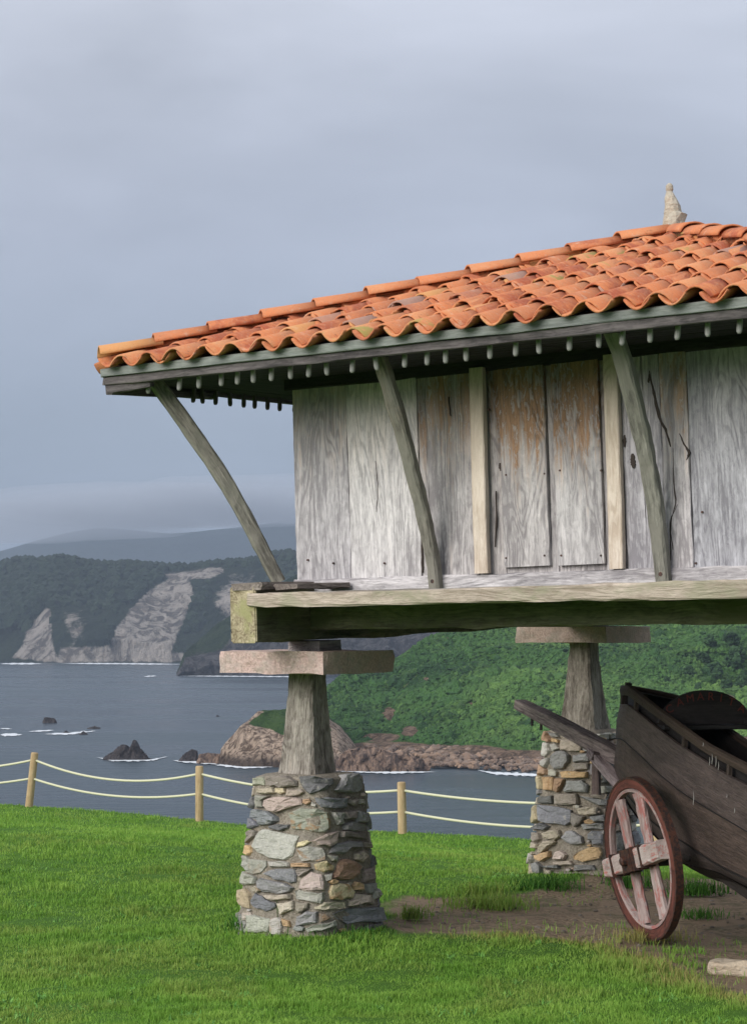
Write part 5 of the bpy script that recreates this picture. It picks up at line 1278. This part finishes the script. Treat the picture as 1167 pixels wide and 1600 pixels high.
# letters follow the arch
fd = nrm(np.cross(wv, UP)); fd = fd if fd[1] < 0 else -fd
word = 'CAMARITA'
for i, ch_ in enumerate(word):
    x = -.255 + i * .073; zz = arch * (1 - abs(x / hwid) ** 2.1) ** .62 - .068; cu = bpy.data.curves.new('letter', 'FONT'); cu.body = ch_; cu.size = .078; cu.extrude = .0015; cu.align_x = 'CENTER'
    tmp = bpy.data.objects.new('letter', cu); COL.objects.link(tmp); dg = bpy.context.evaluated_depsgraph_get(); me = bpy.data.meshes.new_from_object(tmp.evaluated_get(dg)); COL.objects.unlink(tmp); bpy.data.objects.remove(tmp)
    sl_ = -x * 1.6; T = nrm(wv * math.cos(sl_ * .9) + UP * math.sin(sl_ * .9)); Nn = nrm(UP * math.cos(sl_ * .9) - wv * math.sin(sl_ * .9))
    pos = c0 + wv * x + UP * zz + fd * .0015
    P = np.array([v.co[:] for v in me.vertices]); Wp = pos + P[:, :1] * T + P[:, 1:2] * Nn + (P[:, 2:] + 0) * fd
    front_off = 0
    Wp = Wp + (fd * .001)
    mesh('letter', Wp, [tuple(p.vertices) for p in me.polygons], M['letter'], nbo)
# shaft of the cart running up and out in front of the bow
tip = aty(812, 1100, 16.15); tail = aty(985, 1192, ctr(.95)[1]); mid_ = aty(893, 1143, (16.15 + tail[1]) / 2)
beam('shaft', [tip, mid_, tail], np.cross(nrm(tail - tip), UP), [.11, .12, .12], [.075, .10, .105, .105], M['shaft'], CT, .005, .002, 16, (1.25, 1.2, 1.22, 0))
for x, y0, y1 in ((831, 1112, 1134), (845, 1118, 1141)):
    s = (x - 812) / (975 - 812); D = 16.15 + (tail[1] - 16.15) * s; beam('shaft_peg', [aty(x, y0, D), aty(x, y1, D)], U, .018, .018, M['boatdark'], CT, .003, .001, 2, (2, 1.8, 1.6, 0))
Dp = 16.15 + (tail[1] - 16.15) * .74
beam('prop', [aty(933, 1182, Dp), aty(931, 1241, Dp)], U, .055, .06, M['shaft'], CT, .006, .003, 5, (.55, .5, .5, 0))
beam('shaft_block', [aty(925, 1180, Dp - .06), aty(938, 1184, Dp - .06)], UP, .07, .09, M['shaft'], CT, .006, .003, 2, (.5, .45, .45, 0))
beam('shaft_splice', [aty(922, 1174, Dp + .05), aty(968, 1228, Dp - .5)], UP, .075, .07, M['shaft'], CT, .006, .003, 5, (1.25, 1.2, 1.3, 0))
# hull cradle under the boat, resting on the axle
for s in (.12, -.25):
    c = ctr(s); beam('bolster', [A(*(c - nI * .2)[:2], HC[2] + .06), A(*(c + nI * .2)[:2], HC[2] + .06)], UP, .12, .10, M['boatdark'], CT, .01, .003, 5, (1.6, 1.5, 1.4, 0))
beam('chassis_rail', [ctr(.95) * A(1, 1, 0) + A(0, 0, HUL['keel'][0][1, 2] - .04), A(*ctr(0)[:2], HC[2] + .02), A(*ctr(-1.1)[:2], HC[2] - .18)], nI, .12, .12, M['boatdark'], CT, .01, .003, 10, (1.4, 1.3, 1.2, 0))
hk = HUL['keel'][0][14] - A(0, 0, .035); beam('hook', [hk, hk + aD * .1 - A(0, 0, .03)], UP, .03, .035, M['iron'], BT, .003, .001, 3)

# ------------------------------------------------------------------ loose pale block at the right edge
def block():
    a = atz(1108, 1519, .0); d = nrm(A(.93, -.37, 0)); s = nrm(np.cross(A(0, 0, 1), d)); vs, fs = [], []
    bm = bmesh.new(); bmesh.ops.create_cube(bm, size=1); bmesh.ops.subdivide_edges(bm, edges=bm.edges[:], cuts=5, use_grid_fill=True)
    P = np.array([v.co[:] for v in bm.verts]); q = np.abs(P) * 2; r = (q ** 6).sum(1) ** (1 / 6); P = P / np.maximum(r, 1e-6)[:, None] * np.maximum(q.max(1), 1e-6)[:, None]
    V = (P[:, :1] + .5) * .62 * d + P[:, 1:2] * .22 * s + (P[:, 2:] + .35) * .105 * A(0, 0, 1)
    V = V + fbm(V * 11, 3, 4)[:, None] * .012
    fs = [[v.index for v in f.verts] for f in bm.faces]; bm.free()
    o = mesh('stone_block', V, fs, M['stone'], None, False, color=(.50, .42, .32, .8)); o.location = a
    o['label'] = 'long pale stone block lying on the dirt at the bottom right'; o['category'] = 'stone'
block()
# ------------------------------------------------------------------ weeds and longer grass
M['weed'] = foliage('dark_weed_leaf', (.05, .15, .02), (.14, .32, .045), (.07, .21, .03), 3.)
def tuft(px, py, n, h, w, spread, label, name='grass_tuft', dry=0., lean=.6):
    c = atz(px, py, 0); k = 0
    x = c[0] + rng.normal(0, spread, n); y = c[1] + rng.normal(0, spread * .7, n)
    hh = h * rng.uniform(.45, 1.1, n)
    o = blades(name, x, y, hh, np.full(n, w), np.clip(rng.normal(dry, .12, n), 0, 1), M['grass'] if dry > .2 else M['weed'], lean, rng.random(n) * .35)
    
    if spread < .09: del o['kind']
    o['label'] = label; o['category'] = 'grass tuft'; o['group'] = 'longer tufts and weeds'
tuft(402, 1462, 420, .20, .010, .11, 'dark long grass tuft at the left foot of the nearest pillar')
tuft(455, 1470, 150, .30, .009, .05, 'tall thin grass tuft against the front of the nearest pillar', lean=.3)
tuft(540, 1476, 260, .10, .008, .16, 'low grass tuft at the right foot of the nearest pillar')
tuft(1085, 1396, 260, .15, .010, .12, 'leafy weed growing in the dirt under the boat')
tuft(765, 1414, 700, .13, .007, .17, 'sparse grass patch on the dirt between the pillars', dry=.25)
tuft(745, 1396, 320, .17, .008, .12, 'grass clump at the far rim of the dirt', dry=.21, lean=.7)
tuft(642, 1436, 150, .13, .008, .05, 'small grass tuft on the dirt right of the nearest pillar', dry=.28)
tuft(850, 1386, 340, .16, .008, .14, 'dark grass clump at the left foot of the rear pillar')
tuft(1095, 1432, 160, .10, .007, .10, 'thin grass patch on the dirt behind the cart wheel')
tuft(1010, 1472, 420, .12, .005, .12, 'dry straw-coloured grass at the foot of the cart wheel', dry=.85)
tuft(985, 1385, 200, .13, .010, .10, 'weed seen through the cart wheel behind the rear pillar')
# broad-leaved weeds scattered through the lawn
cx_ = rng.uniform(-5, 4.5, 520); cy_ = 1 / rng.uniform(1 / 26., 1 / 9., 520); ok = (np.abs(cx_) < cy_ * .21 + 1) & (dirtmask(cx_, cy_) > .2); cx_, cy_ = cx_[ok], cy_[ok]
k_ = 11; sp_ = rng.uniform(.015, .05, len(cx_)); X_ = np.repeat(cx_, k_) + rng.normal(0, 1, len(cx_) * k_) * np.repeat(sp_, k_); Y_ = np.repeat(cy_, k_) + rng.normal(0, 1, len(cx_) * k_) * np.repeat(sp_, k_)
o = blades('lawn_weeds', X_, Y_, rng.uniform(.03, .065, len(X_)), rng.uniform(.010, .018, len(X_)), np.zeros(len(X_)), foliage('broad_weed_leaf', (.10, .27, .05), (.26, .48, .12), (.15, .35, .07), 3.), 1.1)
o['label'] = 'small broad-leaved weeds scattered through the lawn'; o['category'] = 'weeds'
# pebbles on the dirt
pb = []; 
for k in range(420):
    q = atz(rng.uniform(600, 1250), rng.uniform(1362, 1520), 0)
    if dirtmask(q[:1], q[1:2])[0] < 0: pb.append(A(q[0], q[1], gz(q[0], q[1]) - .022))
pbm = foliage('pebble_stone', (.10, .085, .07), (.26, .23, .20), (.2, .17, .14), 12.)
c = clumps('pebbles', np.array(pb), rng.uniform(.006, .022, len(pb)), pbm, 1, .15, .6); c['label'] = 'small pebbles scattered on the bare dirt'; c['category'] = 'pebbles'
# ------------------------------------------------------------------ haze
hz = bpy.data.materials.new('haze_air'); hz.use_nodes = True; t = hz.node_tree; t.nodes.clear()
pv = N(t, 'ShaderNodeVolumePrincipled'); pv.inputs['Density'].default_value = .00013; pv.inputs['Color'].default_value = (.62, .76, .98, 1); pv.inputs['Anisotropy'].default_value = 0.
ho = N(t, 'ShaderNodeOutputMaterial'); L(t, pv.outputs[0], ho.inputs['Volume'])
x0, x1, y0, y1, z0, z1 = -12600, 12600, -400, 10000, -40, 470
hv = [(x, y, z) for z in (z0, z1) for y in (y0, y1) for x in (x0, x1)]
h_ = mesh('haze', hv, [(0, 2, 3, 1), (4, 5, 7, 6), (0, 1, 5, 4), (2, 6, 7, 3), (0, 4, 6, 2), (1, 3, 7, 5)], hz); h_['kind'] = 'stuff'
h_['label'] = 'thin blue sea haze over the bay'

cm = bpy.data.materials.new('low_cloud'); cm.use_nodes = True; t = cm.node_tree; t.nodes.clear()
pv = N(t, 'ShaderNodeVolumePrincipled'); pv.inputs['Density'].default_value = .0017; pv.inputs['Color'].default_value = (.80, .86, .96, 1); pv.inputs['Anisotropy'].default_value = 0.
ho = N(t, 'ShaderNodeOutputMaterial'); L(t, pv.outputs[0], ho.inputs['Volume'])
v, f = ico(3)
for px, py, rx, rz, D in ((20, 818, 560, 52, 5700), (215, 792, 500, 50, 5500), (340, 794, 520, 46, 5700), (470, 782, 520, 52, 5500)):
    c = aty(px, py, D); o = mesh('low_cloud', c + v * A(rx, 700, rz) * (1 + .12 * fbm(v * 2 + px, 3, 2))[:, None], f.tolist(), cm, None, True); o['kind'] = 'stuff'; o['label'] = 'low cloud dragging along the far ridge'
